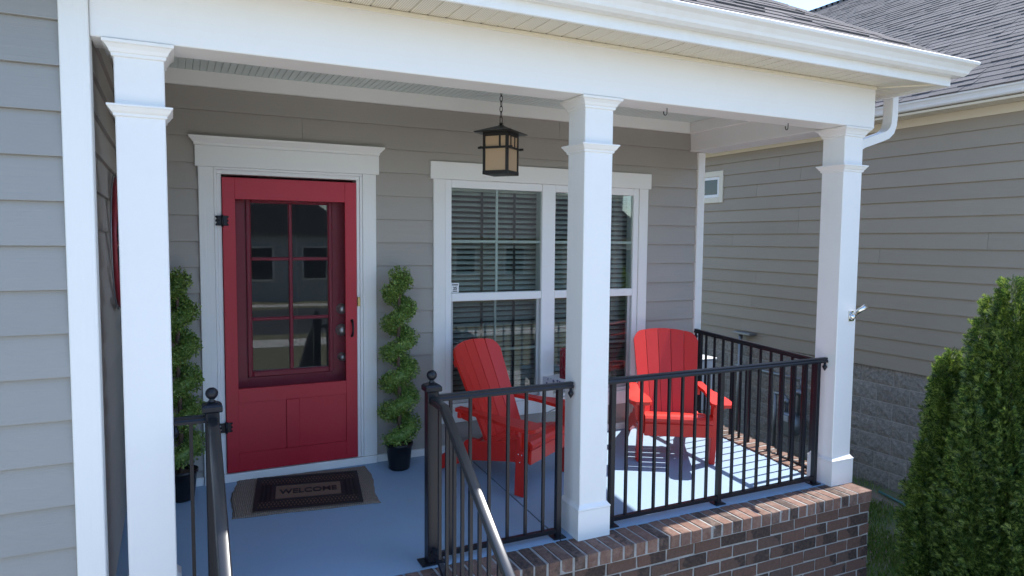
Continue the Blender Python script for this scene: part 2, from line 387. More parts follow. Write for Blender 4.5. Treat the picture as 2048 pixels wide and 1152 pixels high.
g = MB().box(-0.15, 0.95, -13.99, -8.6, GZ-0.05, GZ+0.03, 0.01).box(-4.4, 7.0, -8.59, -3.58, GZ-0.05, GZ+0.03, 0.01); tag(g.build('walk_and_bounce_pad', M['concrete']), kind='structure')  # includes a wide unseen concrete pad added to bounce light onto the porch

# porch floor: two poured slabs with a joint between
pf = tag(empty('porch_floor', (1.7, -0.8, 0)), kind='structure')
for x0, x1 in ((-0.62, 1.752), (1.764, 4.062)):
    b = MB(); b.prism([(0.0, slab_z(0)), (0.0, -0.25), (-1.628, -0.25), (-1.628, slab_z(-1.628))], 'x', x0, x1)
    b.build('slab', M['slab'], pf)
MB().prism([(0.0, slab_z(0)-0.006), (0.0, -0.2), (-1.626, -0.2), (-1.626, slab_z(-1.626)-0.006)], 'x', 1.752, 1.764).build('joint', M['seam'], pf)

# ---- brick porch foundation
BZ = -0.117
fnd = empty('brick_foundation', (2, -1.7, GZ), label='low brown brick wall with rowlock cap carrying the porch columns', cat='brick wall')
FX0, FX1, FY, BY = -0.62, 4.272, -1.845, 0.3
core = MB().box(FX0, FX1-0.005, FY+0.006, -1.636, GZ-0.1, BZ-0.086).box(FX0, FX1-0.004, -1.8525, -1.636, BZ-0.0865, BZ-0.0035)
core.prism([(-1.6355, -0.104), (0.0, -0.0015), (0.0, GZ), (-1.6355, GZ)], 'x', 4.064, FX1-0.005)
core.build('mortar', M['mortar'], fnd)
BL, BHH, JT = 0.2105, 0.0735, 0.0110
def brick_mesh(lx, ly, lz, seed, j=0.0025, mt='brick'):
    b = MB().box(-lx/2, lx/2, -ly/2, ly/2, -lz/2, lz/2, 0.004); r = random.Random(seed)
    b.v = [(x+r.uniform(-j, j), y+r.uniform(-j, j), z+r.uniform(-j, j)) for x, y, z in b.v]
    return b.mesh('brick', M[mt])
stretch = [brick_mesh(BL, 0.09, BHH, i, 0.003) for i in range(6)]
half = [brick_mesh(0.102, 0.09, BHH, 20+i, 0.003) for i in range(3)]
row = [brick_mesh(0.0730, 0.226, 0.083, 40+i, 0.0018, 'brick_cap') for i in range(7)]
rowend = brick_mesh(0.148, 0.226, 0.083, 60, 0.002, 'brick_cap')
def put(me, p, rz=0.0, nm='brick', par=fnd, tilt=0.0):
    rot = Euler((random.gauss(0, 0.004)+tilt, random.gauss(0, 0.008), rz+random.gauss(0, 0.007))).to_matrix()
    return inst(nm, me, par, (p[0]+random.uniform(-.0015, .0015), p[1]+random.uniform(-.002, .002), p[2]), rot)
# cap: rowlocks along the front
x = FX1-0.148+0.074
put(rowend, (x+0.002, -1.743, BZ-0.0415))
x = FX1-0.148-JT-0.0372; k = 0
while x > -0.55:
    put(row[k % 7], (x, -1.743+random.uniform(-.0015, .0015), BZ-0.0415+random.uniform(-.001, .001))); x -= 0.0858; k += 1
# cap along the side, under the side railing
y = -1.58
while y < -0.04:
    put(row[k % 7], (4.168, y, -0.0395+0.0627*y), math.pi/2); y += 0.0858; k += 1
# courses below the cap
far = MB(); z = -0.2045-BHH/2; r_i = 0
while z > GZ-0.05:
    if r_i % 2 == 0:
        put(half[r_i % 3], (FX1-0.053, FY+0.045, z)); xx = FX1-0.106-JT-BL/2
    else: xx = FX1-0.012-BL/2
    while xx > FX0:
        # visible in the photograph: below the cap, right of the lower frame edge
        if z > -0.18-(xx-0.9)*0.215 and xx > 0.9: put(stretch[int(abs(xx*37)) % 6], (xx, FY+0.045, z))
        else: far.box(xx-BL/2, xx+BL/2, FY, FY+0.09, z-BHH/2, z+BHH/2)
        xx -= BL+JT
    yy = FY+0.09+0.102+0.01 - (0.05 if r_i % 2 else 0)
    while yy < 0.0:
        far.box(FX1-0.09, FX1, yy-BL/2, yy+BL/2, z-BHH/2, z+BHH/2); yy += BL+JT
    z -= 0.0845; r_i += 1
o = far.build('far_bricks', M['brick'], fnd); o['kind'] = 'stuff'
# brick steps below the porch opening
st = empty('brick_steps', (0.4, -2.4, GZ), label='brick steps leading down from the porch opening between handrails', cat='steps')
for i in range(6):
    zt = BZ-0.17*(i+1); y1 = FY-0.001-0.28*i
    MB().box(-0.18, 0.98, y1-0.28, y1, GZ-0.05, zt, 0.006).build('tread', M['brick'], st)

# ---- front wall of the house (behind the porch)
def siding_profile(z0, exp, yb, t=0.019):
    return [(yb-t, z0), (yb-t, z0+0.004), (yb-0.002, z0+exp-0.004), (yb+0.003, z0+exp+0.012), (yb+0.004, z0+exp+0.012), (yb+0.004, z0)]
WALLX0, WALLX1 = -0.62, 4.146
fwall = empty('front_wall', (1.7, 0.05, 0), label='taupe lap siding wall behind the porch around red door and window', cat='house wall')
exp = 0.1755
for kk in range(-2, 16):
    z0 = 2.547-0.1755*kk
    z1 = z0+exp; cuts = []
    if z0 < 2.13: cuts.append((-0.06, 0.965))
    if z0 < 2.12 and z1 > 0.30: cuts.append((1.61, 3.49))
    segs = [(WALLX0+0.002, WALLX1)]
    for a, b_ in cuts:
        segs = [q for s in segs for q in ((s[0], min(s[1], a)), (max(s[0], b_), s[1])) if q[1]-q[0] > 0.01]
    if not cuts:
        j = 0.3+random.random()*3; segs = [(WALLX0+0.002, j-0.001), (j+0.001, WALLX1)]
    for a, b_ in segs:
        MB().prism(siding_profile(z0, exp, 0), 'x', a, b_).build('siding_board', M['siding'], fwall)
core = MB()
core.box(-0.75, -0.06, 0.004, 0.14, -1.2, 3.0).box(0.965, 1.61, 0.004, 0.14, -1.2, 3.0).box(3.49, 4.188, 0.004, 0.14, -1.2, 3.0)
core.box(-0.06, 0.965, 0.004, 0.14, 2.2, 3.0).box(1.61, 3.49, 0.004, 0.14, 2.16, 3.0).box(1.61, 3.49, 0.004, 0.14, -1.2, 0.30).box(-0.06, 0.965, 0.05, 0.14, -1.2, -0.012)
core.build('sheathing', M['room'], fwall)
MB().box(1.068, WALLX1, -0.028, -0.003, slab_z(0)-0.002, 0.042, 0.003).build('base_trim', M['white_x'], fwall)
MB().box(WALLX0+0.01, -0.15, -0.028, -0.003, slab_z(0)-0.002, 0.042, 0.003).build('base_trim', M['white_x'], fwall)
MB().box(4.145, 4.228, -0.03, 0.06, -0.2, 2.53, 0.003).build('corner_board', M['white_z'], fwall)
MB().box(-0.62, 4.08, -0.032, -0.003, 2.70, 2.80, 0.003).build('frieze_board', M['white_x'], fwall)
# room behind
rm = MB().box(-0.6, 4.19, 4.2, 4.3, -0.2, 3).box(-0.7, -0.6, 0.14, 4.3, -0.2, 3).box(4.19, 4.226, 0.061, 4.3, -1.2, 3).box(-0.7, 4.2, 0.14, 4.3, -0.3, -0.2).box(-0.7, 4.2, 0.14, 4.3, 2.9, 3.0)
rm.box(1.15, 1.25, 0.14, 4.2, -0.2, 2.9)
rm.build('room_shell', M['room'], fwall)
# brick veneer on the house side wall, seen edge-on beyond the corner board
sv = empty('brick_side_wall', (4.2, 0.5, GZ), label='rough brown brick edge of the house side wall beyond the corner board', cat='brick wall')
MB().box(4.23, 4.288, 0.075, 4.2, GZ-0.1, 0.955).build('mortar', M['mortar'], sv)
vb = [brick_mesh(0.09, 0.194, 0.057, 70+i, 0.006) for i in range(4)]
for i in range(33):
    inst('brick', vb[i % 4], sv, (4.252+random.uniform(-.007, .007), 0.155+(0.05 if i % 2 else 0), GZ+0.03+i*0.0677), Euler((0, 0, random.gauss(0, .03))).to_matrix())
fb = MB()
for i in range(33):
    yy = 0.35+(0.1 if i % 2 else 0)
    while yy < 4.1: fb.box(4.235, 4.297, yy-0.097, yy+0.097, GZ+i*0.0677+0.002, GZ+i*0.0677+0.059); yy += 0.204
fb.build('far_bricks', M['brick'], sv)['kind'] = 'stuff'

# ---- left wing
wing = empty('side_wing', (-1.2, -1.7, 0), label='grey lap siding wing at left with white corner board', cat='house wing')
for kk in range(-4, 22):
    z0 = 2.58-0.185*kk
    MB().prism(siding_profile(z0, 0.185, -1.695, 0.021), 'x', -4.5, -0.712).build('siding_board', M['wing_siding'], wing)
MB().box(-0.7115, -0.604, -1.722, -1.60, GZ-0.1, 4.0, 0.004).build('corner_board', M['white_z'], wing)
for kk in range(-2, 20):
    z0 = 2.60-0.1755*kk
    b = MB(); p = siding_profile(z0, 0.1755, 0)
    b.prism([(-0.62-q[0]-0.008, q[1]) for q in p], 'y', -1.598, -0.016); b.build('siding_board', M['siding_y'], wing)
MB().box(-4.5, -0.634, -1.69, 0.0, GZ-0.1, 4.2).build('wall_core', M['room'], wing)

# ---- porch beam
H = 2.5345
bm_ = empty('porch_beam', (2, -1.6, H), label='white boxed porch beam resting on the three square columns', cat='beam')
MB().box(-0.603, 4.332, -1.70, -1.488, H, 2.835, 0.004).build('front_beam', M['white'], bm_)
MB().box(4.06, 4.330, -1.487, -0.002, H, 2.835, 0.004).build('side_beam', M['white'], bm_)
MB().box(4.03, 4.0595, -1.486, -0.035, 2.70, 2.798, 0.003).build('beam_trim', M['white'], bm_)
MB().box(-0.603, 4.332, -1.712, -1.7005, 2.812, 2.834, 0.003).build('beam_trim', M['cream'], bm_)

# ---- porch ceiling of narrow beaded boards
cl = empty('porch_ceiling', (1.7, -0.7, 2.8), label='pale green beaded board ceiling above the porch', cat='ceiling')
cb = MB().box(-0.0205, 0.0205, -1.47/2, 1.47/2, -0.006, 0.006, 0.0028).mesh('ceiling_board', M['ceiling'])
x = -0.60
while x < 4.05:
    inst('ceiling_board', cb, cl, (x+0.0215, -0.742, 2.805)); x += 0.0432
MB().box(-0.62, 4.06, -1.487, 0.0, 2.809, 2.83).build('ceiling_backing', M['ceiling'], cl)

# ---- porch roof
rf = empty('porch_overhang', (2, -1, 3), label='grey shingled hip roof over the porch with white gutter', cat='roof')
EX, EY = 4.69, -2.02       # outer face of the fascia
deck = MB()
SL = 0.6
def rz_(y): return 3.00+SL*(y+2.02)
top = 3.2
deck.add([(-3, EY-0.05, rz_(EY-0.05)), (EX+0.05, EY-0.05, rz_(EY-0.05)), (EX+0.05-top, EY-0.05+top, rz_(EY-0.05+top)), (-3, EY-0.05+top, rz_(EY-0.05+top))], [(0, 1, 2, 3)])
deck.add([(EX+0.05, EY-0.05, rz_(EY-0.05)), (EX+0.05, 6, rz_(EY-0.05)), (EX+0.05-top, 6, rz_(EY-0.05+top)), (EX+0.05-top, EY-0.05+top, rz_(EY-0.05+top))], [(0, 1, 2, 3)])
deck.add([(-3, EY-0.05+top, rz_(EY-0.05+top)), (EX+0.05-top, EY-0.05+top, rz_(EY-0.05+top)), (EX+0.05-top, 6, rz_(EY-0.05+top)), (-3, 6, rz_(EY-0.05+top))], [(0, 1, 2, 3)])
deck.build('roof_deck', M['shingle'], rf)
MB().box(-3, EX, EY, EY+0.02, 2.812, 2.965, 0.003).box(EX-0.02, EX, EY+0.021, 4, 2.812, 2.965, 0.003).build('fascia', M['gutter'], rf)
# K-style gutter, mitred at the corner
gp = [(0.0, 2.875), (0.055, 2.875), (0.074, 2.892), (0.080, 2.910), (0.100, 2.936), (0.122, 2.952), (0.127, 2.968), (0.120, 2.974), (0.112, 2.966), (0.0, 2.966)]
b = MB(); v = []; n = len(gp)
for q in gp: v.append((-3, EY-0.001-q[0], q[1]))
for q in gp: v.append((EX+0.001+q[0], EY-0.001-q[0], q[1]))
for q in gp: v.append((EX+0.001+q[0], 4, q[1]))
fs = [(i, (i+1) % n, n+(i+1) % n, n+i) for i in range(n)]+[(n+i, n+(i+1) % n, 2*n+(i+1) % n, 2*n+i) for i in range(n)]+[tuple(range(n))[::-1], tuple(range(2*n, 3*n))]
b.add(v, fs); b.build('gutter', M['gutter'], rf)
# soffit panels
sp = MB().prism([(-0.049, 0), (-0.044, 0.007), (-0.036, 0.0), (0.049, 0.0), (0.049, 0.010), (-0.049, 0.010)], 'y', -0.148, 0.148).mesh('soffit_panel', M['soffit'])
x = -0.6
while x < EX-0.08:
    if x < 4.36: inst('soffit_panel', sp, rf, (x+0.05, -1.853, 2.8355))
    x += 0.0985
spx = MB().prism([(-0.049, 0), (-0.044, 0.007), (-0.036, 0.0), (0.049, 0.0), (0.049, 0.010), (-0.049, 0.010)], 'x', -0.165, 0.165).mesh('soffit_panel', M['soffit'])
y = -1.66
while y < 0.6:
    inst('soffit_panel', spx, rf, (4.50, y+0.05, 2.8355)); y += 0.0985
# corner of the soffit with its mitre strip
MB().add([(4.335, -1.999, 2.836), (4.669, -1.999, 2.836), (4.335, -1.665, 2.836), (4.669, -1.665, 2.836)], [(0, 1, 3, 2)]).build('soffit_corner', M['soffit'], rf)
MB().tube([(4.335, -1.67, 2.834), (4.665, -1.995, 2.834)], 0.008, 6).build('soffit_mitre', M['cream'], rf)
MB().box(-0.6, EX-0.02, -2.0, -1.70, 2.85, 2.86).box(4.33, EX-0.02, -1.70, 4, 2.85, 2.86).build('soffit_backing', M['seam'], rf)
# shingles
def shingle_variants(n, mt, expo):
    out = []
    for i in range(n):
        w = 0.13+0.2*((i*0.37) % 1.0); t = 0.004+0.007*(i % 2)
        b = MB(); l = expo+0.05
        pj = [random.uniform(-.004, .004) for _ in range(2)]
        b.add([(0, pj[0], 0.001), (w, pj[1], 0.001), (w, l, -0.002), (0, l, -0.002), (0, pj[0], t+0.006), (w, pj[1], t+0.006), (w, l, 0.002), (0, l, 0.002)],
              [(0, 3, 2, 1), (4, 5, 6, 7), (0, 1, 5, 4), (1, 2, 6, 5), (2, 3, 7, 6), (3, 0, 4, 7)])
        out.append((b.mesh('shingle', mt), w, b))
    return out
EXPO = 0.143
sh = shingle_variants(9, M['shingle'], EXPO)
ang = math.atan(SL)
rotf = Euler((ang, 0, 0)).to_matrix()
srf = bpy.data.objects.new('shingle_field', None)
for r in range(15):
    d = r*EXPO
    y = EY-0.07+d*math.cos(ang); z = rz_(y)+0.004
    x = 0.9+random.random()*0.2; xmax = EX+0.06-(y-(EY-0.06))
    while x < xmax:
        me, w, _ = random.choice(sh)
        if x+w > xmax+0.04:
            break
        inst('shingle', me, rf, (x, y, z), rotf); x += w+0.003
hipd = Vector((-1, 1, SL)).normalized()
cap = MB().add([(-0.075, 0, -0.03), (0, 0, 0.012), (0.075, 0, -0.03), (-0.075, 0.22, -0.03), (0, 0.22, 0.006), (0.075, 0.22, -0.03), (-0.08, -0.002, -0.045), (0.08, -0.002, -0.045)],
              [(0, 1, 4, 3), (1, 2, 5, 4), (0, 6, 7, 2, 1)]).mesh('shingle', M['shingle'])
ax = hipd; xx_ = Vector((1, 1, 0)).normalized(); zz_ = xx_.cross(ax).normalized()
hr = Matrix((xx_, ax, zz_)).transposed()
for i in range(20):
    p = Vector((EX+0.06, EY-0.06, rz_(EY-0.06)+0.015)) + hipd*(0.143*i)
    inst('hip_shingle', cap, rf, p, hr)

# downspout from the side gutter back to the corner column
ds = empty('downspout', (4.6, -1.4, 2.6), label='white downspout with curved elbow between porch eave and right column', cat='downspout')
def rect_tube(b, pts, hw, hd):
    pts = [Vector(p) for p in pts]; v = []; fs = []
    for i, p in enumerate(pts):
        d = (pts[min(i+1, len(pts)-1)]-pts[max(i-1, 0)]).normalized(); yv = Vector((0, 1, 0)); nn = yv.cross(d).normalized()
        v += [p-yv*hd-nn*hw, p+yv*hd-nn*hw, p+yv*hd+nn*hw, p-yv*hd+nn*hw]
    for i in range(len(pts)-1):
        for k in range(4): fs.append((i*4+k, i*4+(k+1) % 4, i*4+4+(k+1) % 4, i*4+4+k))
    fs += [(3, 2, 1, 0), tuple(len(v)-4+k for k in range(4))]
    return b.add(v, fs)
yd = -1.52
pa = [(4.755, yd, 2.87), (4.755, yd, 2.68), (4.75, yd, 2.62), (4.728, yd, 2.57), (4.685, yd, 2.535), (4.62, yd, 2.512), (4.42, yd, 2.45), (4.365, yd, 2.42), (4.34, yd, 2.36), (4.34, yd, 2.2)]
rect_tube(MB(), pa, 0.032, 0.041).build('elbow_pipe', M['vinyl'], ds)
rect_tube(MB(), [(4.34, yd, 2.21), (4.34, yd, -1.2)], 0.030, 0.039).build('drop_pipe', M['vinyl'], ds)
b = MB()
for dy in (-0.028, -0.014, 0.0, 0.014, 0.028):
    rect_tube(b, [(p[0]-0.0325 if i < 3 else p[0], p[1]+dy, p[2]) for i, p in enumerate(pa[:3])], 0.002, 0.003)
b.build('pipe_ribs', M['vinyl'], ds)

# ================================================================== COLUMNS
WC, DC, YC = 0.195, 0.19, -1.668
def column(x, label):
    t = empty('porch_column', (x+WC/2, YC+DC/2, BZ), label=label, cat='column', group='square white porch columns')
    x1, y1 = x+WC, YC+DC
    MB().box(x, x1, YC, y1, 0.09, 2.48, 0.004).build('shaft', M['white'], t)
    MB().loft(x, x1, YC, y1, [(BZ+0.001, 0.0165), (0.063, 0.0165), (0.0635, 0.0135), (0.0665, 0.0135), (0.067, 0.0190), (0.076, 0.0185), (0.079, 0.0150), (0.090, 0.006), (0.098, 0.001)]).build('plinth', M['white'], t)
    MB().loft(x, x1, YC, y1, [(2.214, 0.001), (2.218, 0.007), (2.228, 0.008), (2.236, 0.016), (2.252, 0.026), (2.256, 0.031), (2.264, 0.031), (2.267, 0.001)]).build('neck_moulding', M['white'], t)
    MB().loft(x, x1, YC, y1, [(2.466, 0.001), (2.470, 0.008), (2.482, 0.009), (2.486, 0.014), (2.500, 0.020), (2.515, 0.032), (2.520, 0.040), (2.532, 0.041)]).build('capital', M['white'], t)
    return t
column(-0.521, 'white square column nearest the grey siding wing, left of the red door')
column(1.862, 'middle white square column standing in front of the window')
column(4.066, 'right white square corner column carrying a silver flag bracket')

# flag bracket on the corner column
fbk = empty('flag_bracket', (4.205, YC, 1.16), label='silver flagpole bracket screwed to the right column', cat='bracket')
MB().box(4.178, 4.235, YC-0.006, YC-0.0005, 1.115, 1.195, 0.002).build('plate', M['steel'], fbk)
MB().tube([(4.206, YC-0.004, 1.155), (4.222, YC-0.05, 1.195), (4.236, YC-0.10, 1.235)], [0.017, 0.017, 0.019], 12).build('socket', M['steel'], fbk)
MB().sphere((4.206, YC-0.012, 1.15), 0.026, 10).build('boss', M['steel'], fbk)

# ================================================================== DOOR
YD = -0.03
su = empty('door_surround', (0.46, YD, 0), label='white door surround with crown moulding around the red screen door', cat='door frame')
MB().box(-0.147, -0.053, YD, -0.002, 0.046, 2.172, 0.003).build('casing', M['white_z'], su)
MB().box(0.961, 1.064, YD, -0.002, 0.046, 2.172, 0.003).build('casing', M['white_z'], su)
MB().box(-0.165, 1.087, YD-0.004, -0.002, 2.1725, 2.312, 0.003).build('header', M['white_x'], su)
b = MB().loft(-0.165, 1.087, YD-0.004, 0.2, [(2.3125, 0.0), (2.318, 0.004), (2.330, 0.006), (2.352, 0.026), (2.360, 0.034), (2.372, 0.036), (2.374, 0.0)])
b.v = [(p[0], min(p[1], -0.002), p[2]) for p in b.v]; b.build('crown', M['white_x'], su)
MB().box(-0.052, -0.034, YD+0.004, 0.1, 0.046, 2.155, 0.003).box(-0.0335, -0.004, YD+0.012, 0.1, 0.046, 2.127, 0.003).build('jamb', M['white'], su)
MB().box(0.941, 0.960, YD+0.004, 0.1, 0.046, 2.155, 0.003).box(0.918, 0.9405, YD+0.012, 0.1, 0.046, 2.127, 0.003).build('jamb', M['white'], su)
MB().box(-0.052, 0.960, YD+0.004, 0.1, 2.1555, 2.1715, 0.002).box(-0.0335, 0.9405, YD+0.012, 0.1, 2.1275, 2.155, 0.003).build('head_jamb', M['white'], su)
MB().box(-0.147, 1.064, YD-0.012, 0.14, slab_z(0)-0.002, 0.0445, 0.004).build('threshold', M['white_x'], su)

sd = empty('screen_door', (0.457, YD, 0.05), label='crimson wooden screen door with two lower panels and black hinges', cat='screen door')
ya, yb = YD-0.003, YD+0.030
MB().box(0.0, 0.0812, ya, yb, 0.052, 2.105, 0.0012).build('stile', M['door_red'], sd)
MB().box(0.8303, 0.914, ya, yb, 0.052, 2.105, 0.0012).build('stile', M['door_red'], sd)
MB().box(0.0815, 0.830, ya, yb, 1.960, 2.105, 0.0012).build('top_rail', M['door_red'], sd)
MB().box(0.0815, 0.830, ya, yb, 0.540, 0.640, 0.0012).build('middle_rail', M['door_red'], sd)
MB().box(0.0815, 0.830, ya, yb, 0.052, 0.183, 0.0012).build('bottom_rail', M['door_red'], sd)
MB().box(0.400, 0.493, ya, yb, 0.184, 0.539, 0.003).build('mullion', M['door_red'], sd)
MB().box(0.0815, 0.399, ya+0.008, yb-0.006, 0.184, 0.539).build('lower_panel', M['door_red'], sd)
MB().box(0.494, 0.830, ya+0.008, yb-0.006, 0.184, 0.539).build('lower_panel', M['door_red'], sd)
MB().add([(0.08, YD+0.02, 0.638), (0.832, YD+0.02, 0.638), (0.832, YD+0.02, 1.962), (0.08, YD+0.02, 1.962)], [(0, 1, 2, 3)]).build('insect_screen', M['screen'], sd)
b = MB().tube([(0.876, ya, 1.088), (0.876, ya-0.012, 1.085), (0.876, ya-0.034, 1.055), (0.876, ya-0.034, 1.005), (0.876, ya-0.012, 0.978), (0.876, ya, 0.975)], [0.012, 0.009, 0.007, 0.007, 0.009, 0.012], 8)
b.build('pull_handle', M['black'], sd)
for zc in (1.81, 0.378):
    h = MB().box(-0.034, 0.030, ya-0.006, ya-0.0008, zc-0.034, zc+0.034, 0.002).tube([(-0.002, ya-0.009, zc-0.040), (-0.002, ya-0.009, zc+0.040)], 0.0085, 8)
    for dz in (-0.026, 0, 0.026): h.sphere((-0.022, ya-0.007, zc+dz), 0.006, 6); h.sphere((-0.038, ya-0.003, zc+dz), 0.009, 6); h.sphere((0.032, ya-0.003, zc+dz), 0.008, 6)
    h.build('hinge', M['black'], sd)
MB().box(0.917, 0.938, ya-0.010, ya+0.012, 1.195, 1.262, 0.003).build('latch_plate', M['brass'], sd)

# inner entry door seen through the screen
ed = empty('entry_door', (0.457, 0.1, 0.05), label='red entry door, darkened for screen shade, with six glass panes behind the screen door', cat='door')
y0, y1 = 0.105, 0.15
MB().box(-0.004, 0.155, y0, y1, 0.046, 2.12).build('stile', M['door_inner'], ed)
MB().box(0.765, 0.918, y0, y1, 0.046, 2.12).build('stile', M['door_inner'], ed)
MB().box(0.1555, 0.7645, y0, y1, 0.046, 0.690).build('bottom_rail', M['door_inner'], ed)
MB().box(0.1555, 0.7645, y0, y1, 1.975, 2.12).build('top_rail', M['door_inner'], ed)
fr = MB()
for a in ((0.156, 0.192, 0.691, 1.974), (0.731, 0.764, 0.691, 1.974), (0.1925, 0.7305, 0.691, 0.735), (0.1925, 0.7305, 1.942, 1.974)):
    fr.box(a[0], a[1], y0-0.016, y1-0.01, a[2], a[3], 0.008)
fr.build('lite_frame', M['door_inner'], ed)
MB().box(0.449, 0.475, y0-0.010, y1-0.012, 0.7355, 1.9415, 0.006).build('muntin', M['door_inner'], ed)
for zc in (1.545, 1.112):
    MB().box(0.193, 0.4485, y0-0.010, y1-0.012, zc-0.012, zc+0.012, 0.006).box(0.4755, 0.730, y0-0.010, y1-0.012, zc-0.012, zc+0.012, 0.006).build('muntin', M['door_inner'], ed)
for xa, xb in ((0.1928, 0.4488), (0.4752, 0.7302)):
    for za, zb in ((0.7355, 1.100), (1.124, 1.533), (1.557, 1.942)):
        MB().box(xa, xb, y0+0.012, y0+0.016, za, zb).build('pane', M['glass'], ed)
for zc, rr in ((1.165, 0.040), (1.005, 0.046), (0.80, 0.034)):
    b = MB().lathe([(rr, 0), (rr, 0.008), (rr*0.6, 0.012), (rr*0.55, 0.03), (rr*0.8, 0.04), (rr*0.7, 0.056), (0.002, 0.06)], 0, 0, 16)
    b.xf(Matrix.Translation((0.828, y0, zc)) @ Matrix.Rotation(R(90), 4, 'X')); b.build('door_knob', M['nickel'], ed)

# ================================================================== WINDOW
wd = empty('window', (2.55, YD, 0.3), label='twin white window with grid panes beside the red door', cat='window')
MB().box(1.518, 1.618, YD, -0.002, 0.345, 2.1655, 0.003).build('casing', M['white_z'], wd)
MB().box(3.478, 3.573, YD, -0.002, 0.345, 2.1655, 0.003).build('casing', M['white_z'], wd)
MB().box(1.492, 3.601, YD-0.006, -0.002, 2.166, 2.3015, 0.003).build('header', M['white_x'], wd)
MB().box(1.518, 3.573, YD-0.004, -0.002, 0.225, 0.326, 0.003).build('apron', M['white_x'], wd)
MB().box(1.518, 3.573, YD-0.012, -0.002, 0.3265, 0.3445, 0.003).build('sill', M['white_x'], wd)
fy0, fy1 = -0.018, 0.09
MB().box(1.619, 1.672, fy0, fy1, 0.345, 2.165, 0.004).build('side_frame', M['vinyl'], wd)
MB().box(3.424, 3.477, fy0, fy1, 0.345, 2.165, 0.004).build('side_frame', M['vinyl'], wd)
MB().box(2.484, 2.612, fy0-0.004, fy1, 0.345, 2.165, 0.004).build('mullion', M['vinyl'], wd)
for xa, xb in ((1.6725, 2.4835), (2.6125, 3.4235)):
    MB().box(xa, xb, fy0, fy1, 2.104, 2.165, 0.004).build('head_frame', M['vinyl'], wd)
    MB().box(xa, xb, fy0, fy1, 0.345, 0.372, 0.004).build('sill_frame', M['vinyl'], wd)
    MB().box(xa, xb, fy0+0.002, 0.055, 1.203, 1.269, 0.004).build('meeting_rail', M['vinyl'], wd)
    xm = (xa+xb)/2
    MB().box(xm-0.011, xm+0.011, 0.010, 0.018, 1.2695, 2.1035, 0.002).build('muntin', M['vinyl'], wd)
    MB().box(xm-0.011, xm+0.011, 0.028, 0.036, 0.4, 1.2025, 0.002).build('muntin', M['vinyl'], wd)
    for z in (1.682,):
        MB().box(xa+0.001, xm-0.0115, 0.010, 0.018, z-0.011, z+0.011, 0.002).box(xm+0.0115, xb-0.001, 0.010, 0.018, z-0.011, z+0.011, 0.002).build('muntin', M['vinyl'], wd)
    MB().box(xa+0.026, xm-0.0115, 0.028, 0.036, 0.775, 0.797, 0.002).box(xm+0.0115, xb-0.026, 0.028, 0.036, 0.775, 0.797, 0.002).build('muntin', M['vinyl'], wd)
    s_ = MB().box(xa+0.0005, xa+0.025, 0.014, 0.05, 0.3725, 1.2025, 0.003).box(xb-0.025, xb-0.0005, 0.014, 0.05, 0.3725, 1.2025, 0.003).box(xa+0.0255, xb-0.0255, 0.014, 0.05, 0.3725, 0.400, 0.003)
    s_.build('lower_sash', M['vinyl'], wd)
    MB().box(xa, xb, 0.004, 0.008, 1.2692, 2.1038).build('pane', M['glass'], wd)
    MB().box(xa+0.0252, xb-0.0252, 0.022, 0.026, 0.4002, 1.2028).build('pane', M['glass'], wd)
    MB().add([(xa, -0.006, 0.373), (xb, -0.006, 0.373), (xb, -0.006, 1.203), (xa, -0.006, 1.203)], [(0, 1, 2, 3)]).build('insect_screen', M['screen'], wd)
sk = MB().box(1.676, 1.742, 0.0012, 0.0034, 1.272, 1.350).build('sticker', M['sticker'], wd)
def text_mesh(body, size, mt, extr=0.0006, off=0.0, sx=1.0):
    cu = bpy.data.curves.new('text', 'FONT'); cu.body = body; cu.size = size; cu.extrude = extr; cu.offset = off; cu.align_x = 'CENTER'; cu.align_y = 'CENTER'
    o = bpy.data.objects.new('text', cu); C.objects.link(o); bpy.context.view_layer.update()
    me = bpy.data.meshes.new_from_object(o.evaluated_get(bpy.context.evaluated_depsgraph_get()))
    bpy.data.objects.remove(o); me.materials.clear(); me.materials.append(mt); me.transform(Matrix.Diagonal((sx, 1, 1, 1))); return me
inst('number', text_mesh('25', 0.034, M['ink'], off=0.001), sk, (1.709, 0.0008, 1.306), Euler((R(90), 0, 0)).to_matrix())
MB().box(1.684, 1.734, 0.0004, 0.0011, 1.331, 1.339).box(1.690, 1.728, 0.0004, 0.0011, 1.280, 1.287).build('print_line', M['ink'], sk)
# blinds
def blind(xa, xb, label):
    t = empty('window_blind', (xa, 0.16, 0.35), label=label, cat='window blind', group='white slatted window blinds')
    b = MB().prism([(-0.025, -0.002), (0.0, 0.0015), (0.025, -0.002), (0.025, 0.001), (0.0, 0.0045), (-0.025, 0.001)], 'x', xa+0.02, xb-0.02)
    b.v = [(p[0]-(xa+xb)/2, p[1], p[2]) for p in b.v]
    me = b.mesh('slat', M['blind']); z = 0.42; i = 0
    while z < 2.10:
        inst('slat', me, t, ((xa+xb)/2, 0.155, z), Euler((R(29+random.uniform(-3, 3)), 0, random.gauss(0, .001))).to_matrix()); z += 0.0435; i += 1
    MB().box(xa+0.01, xb-0.01, 0.125, 0.185, 2.09, 2.15).build('head_rail', M['blind'], t)
    w = xb-xa
    for fx in (0.03, 0.37, 0.70, 0.97):
        xc = xa+fx*w; MB().box(xc-0.011, xc+0.011, 0.128, 0.1295, 0.38, 2.09).build('ladder_tape', M['tape'], t)
blind(1.66, 2.57, 'white slatted blind behind the window half beside the door')
blind(2.60, 3.56, 'white slatted blind behind the window half farther from the door')

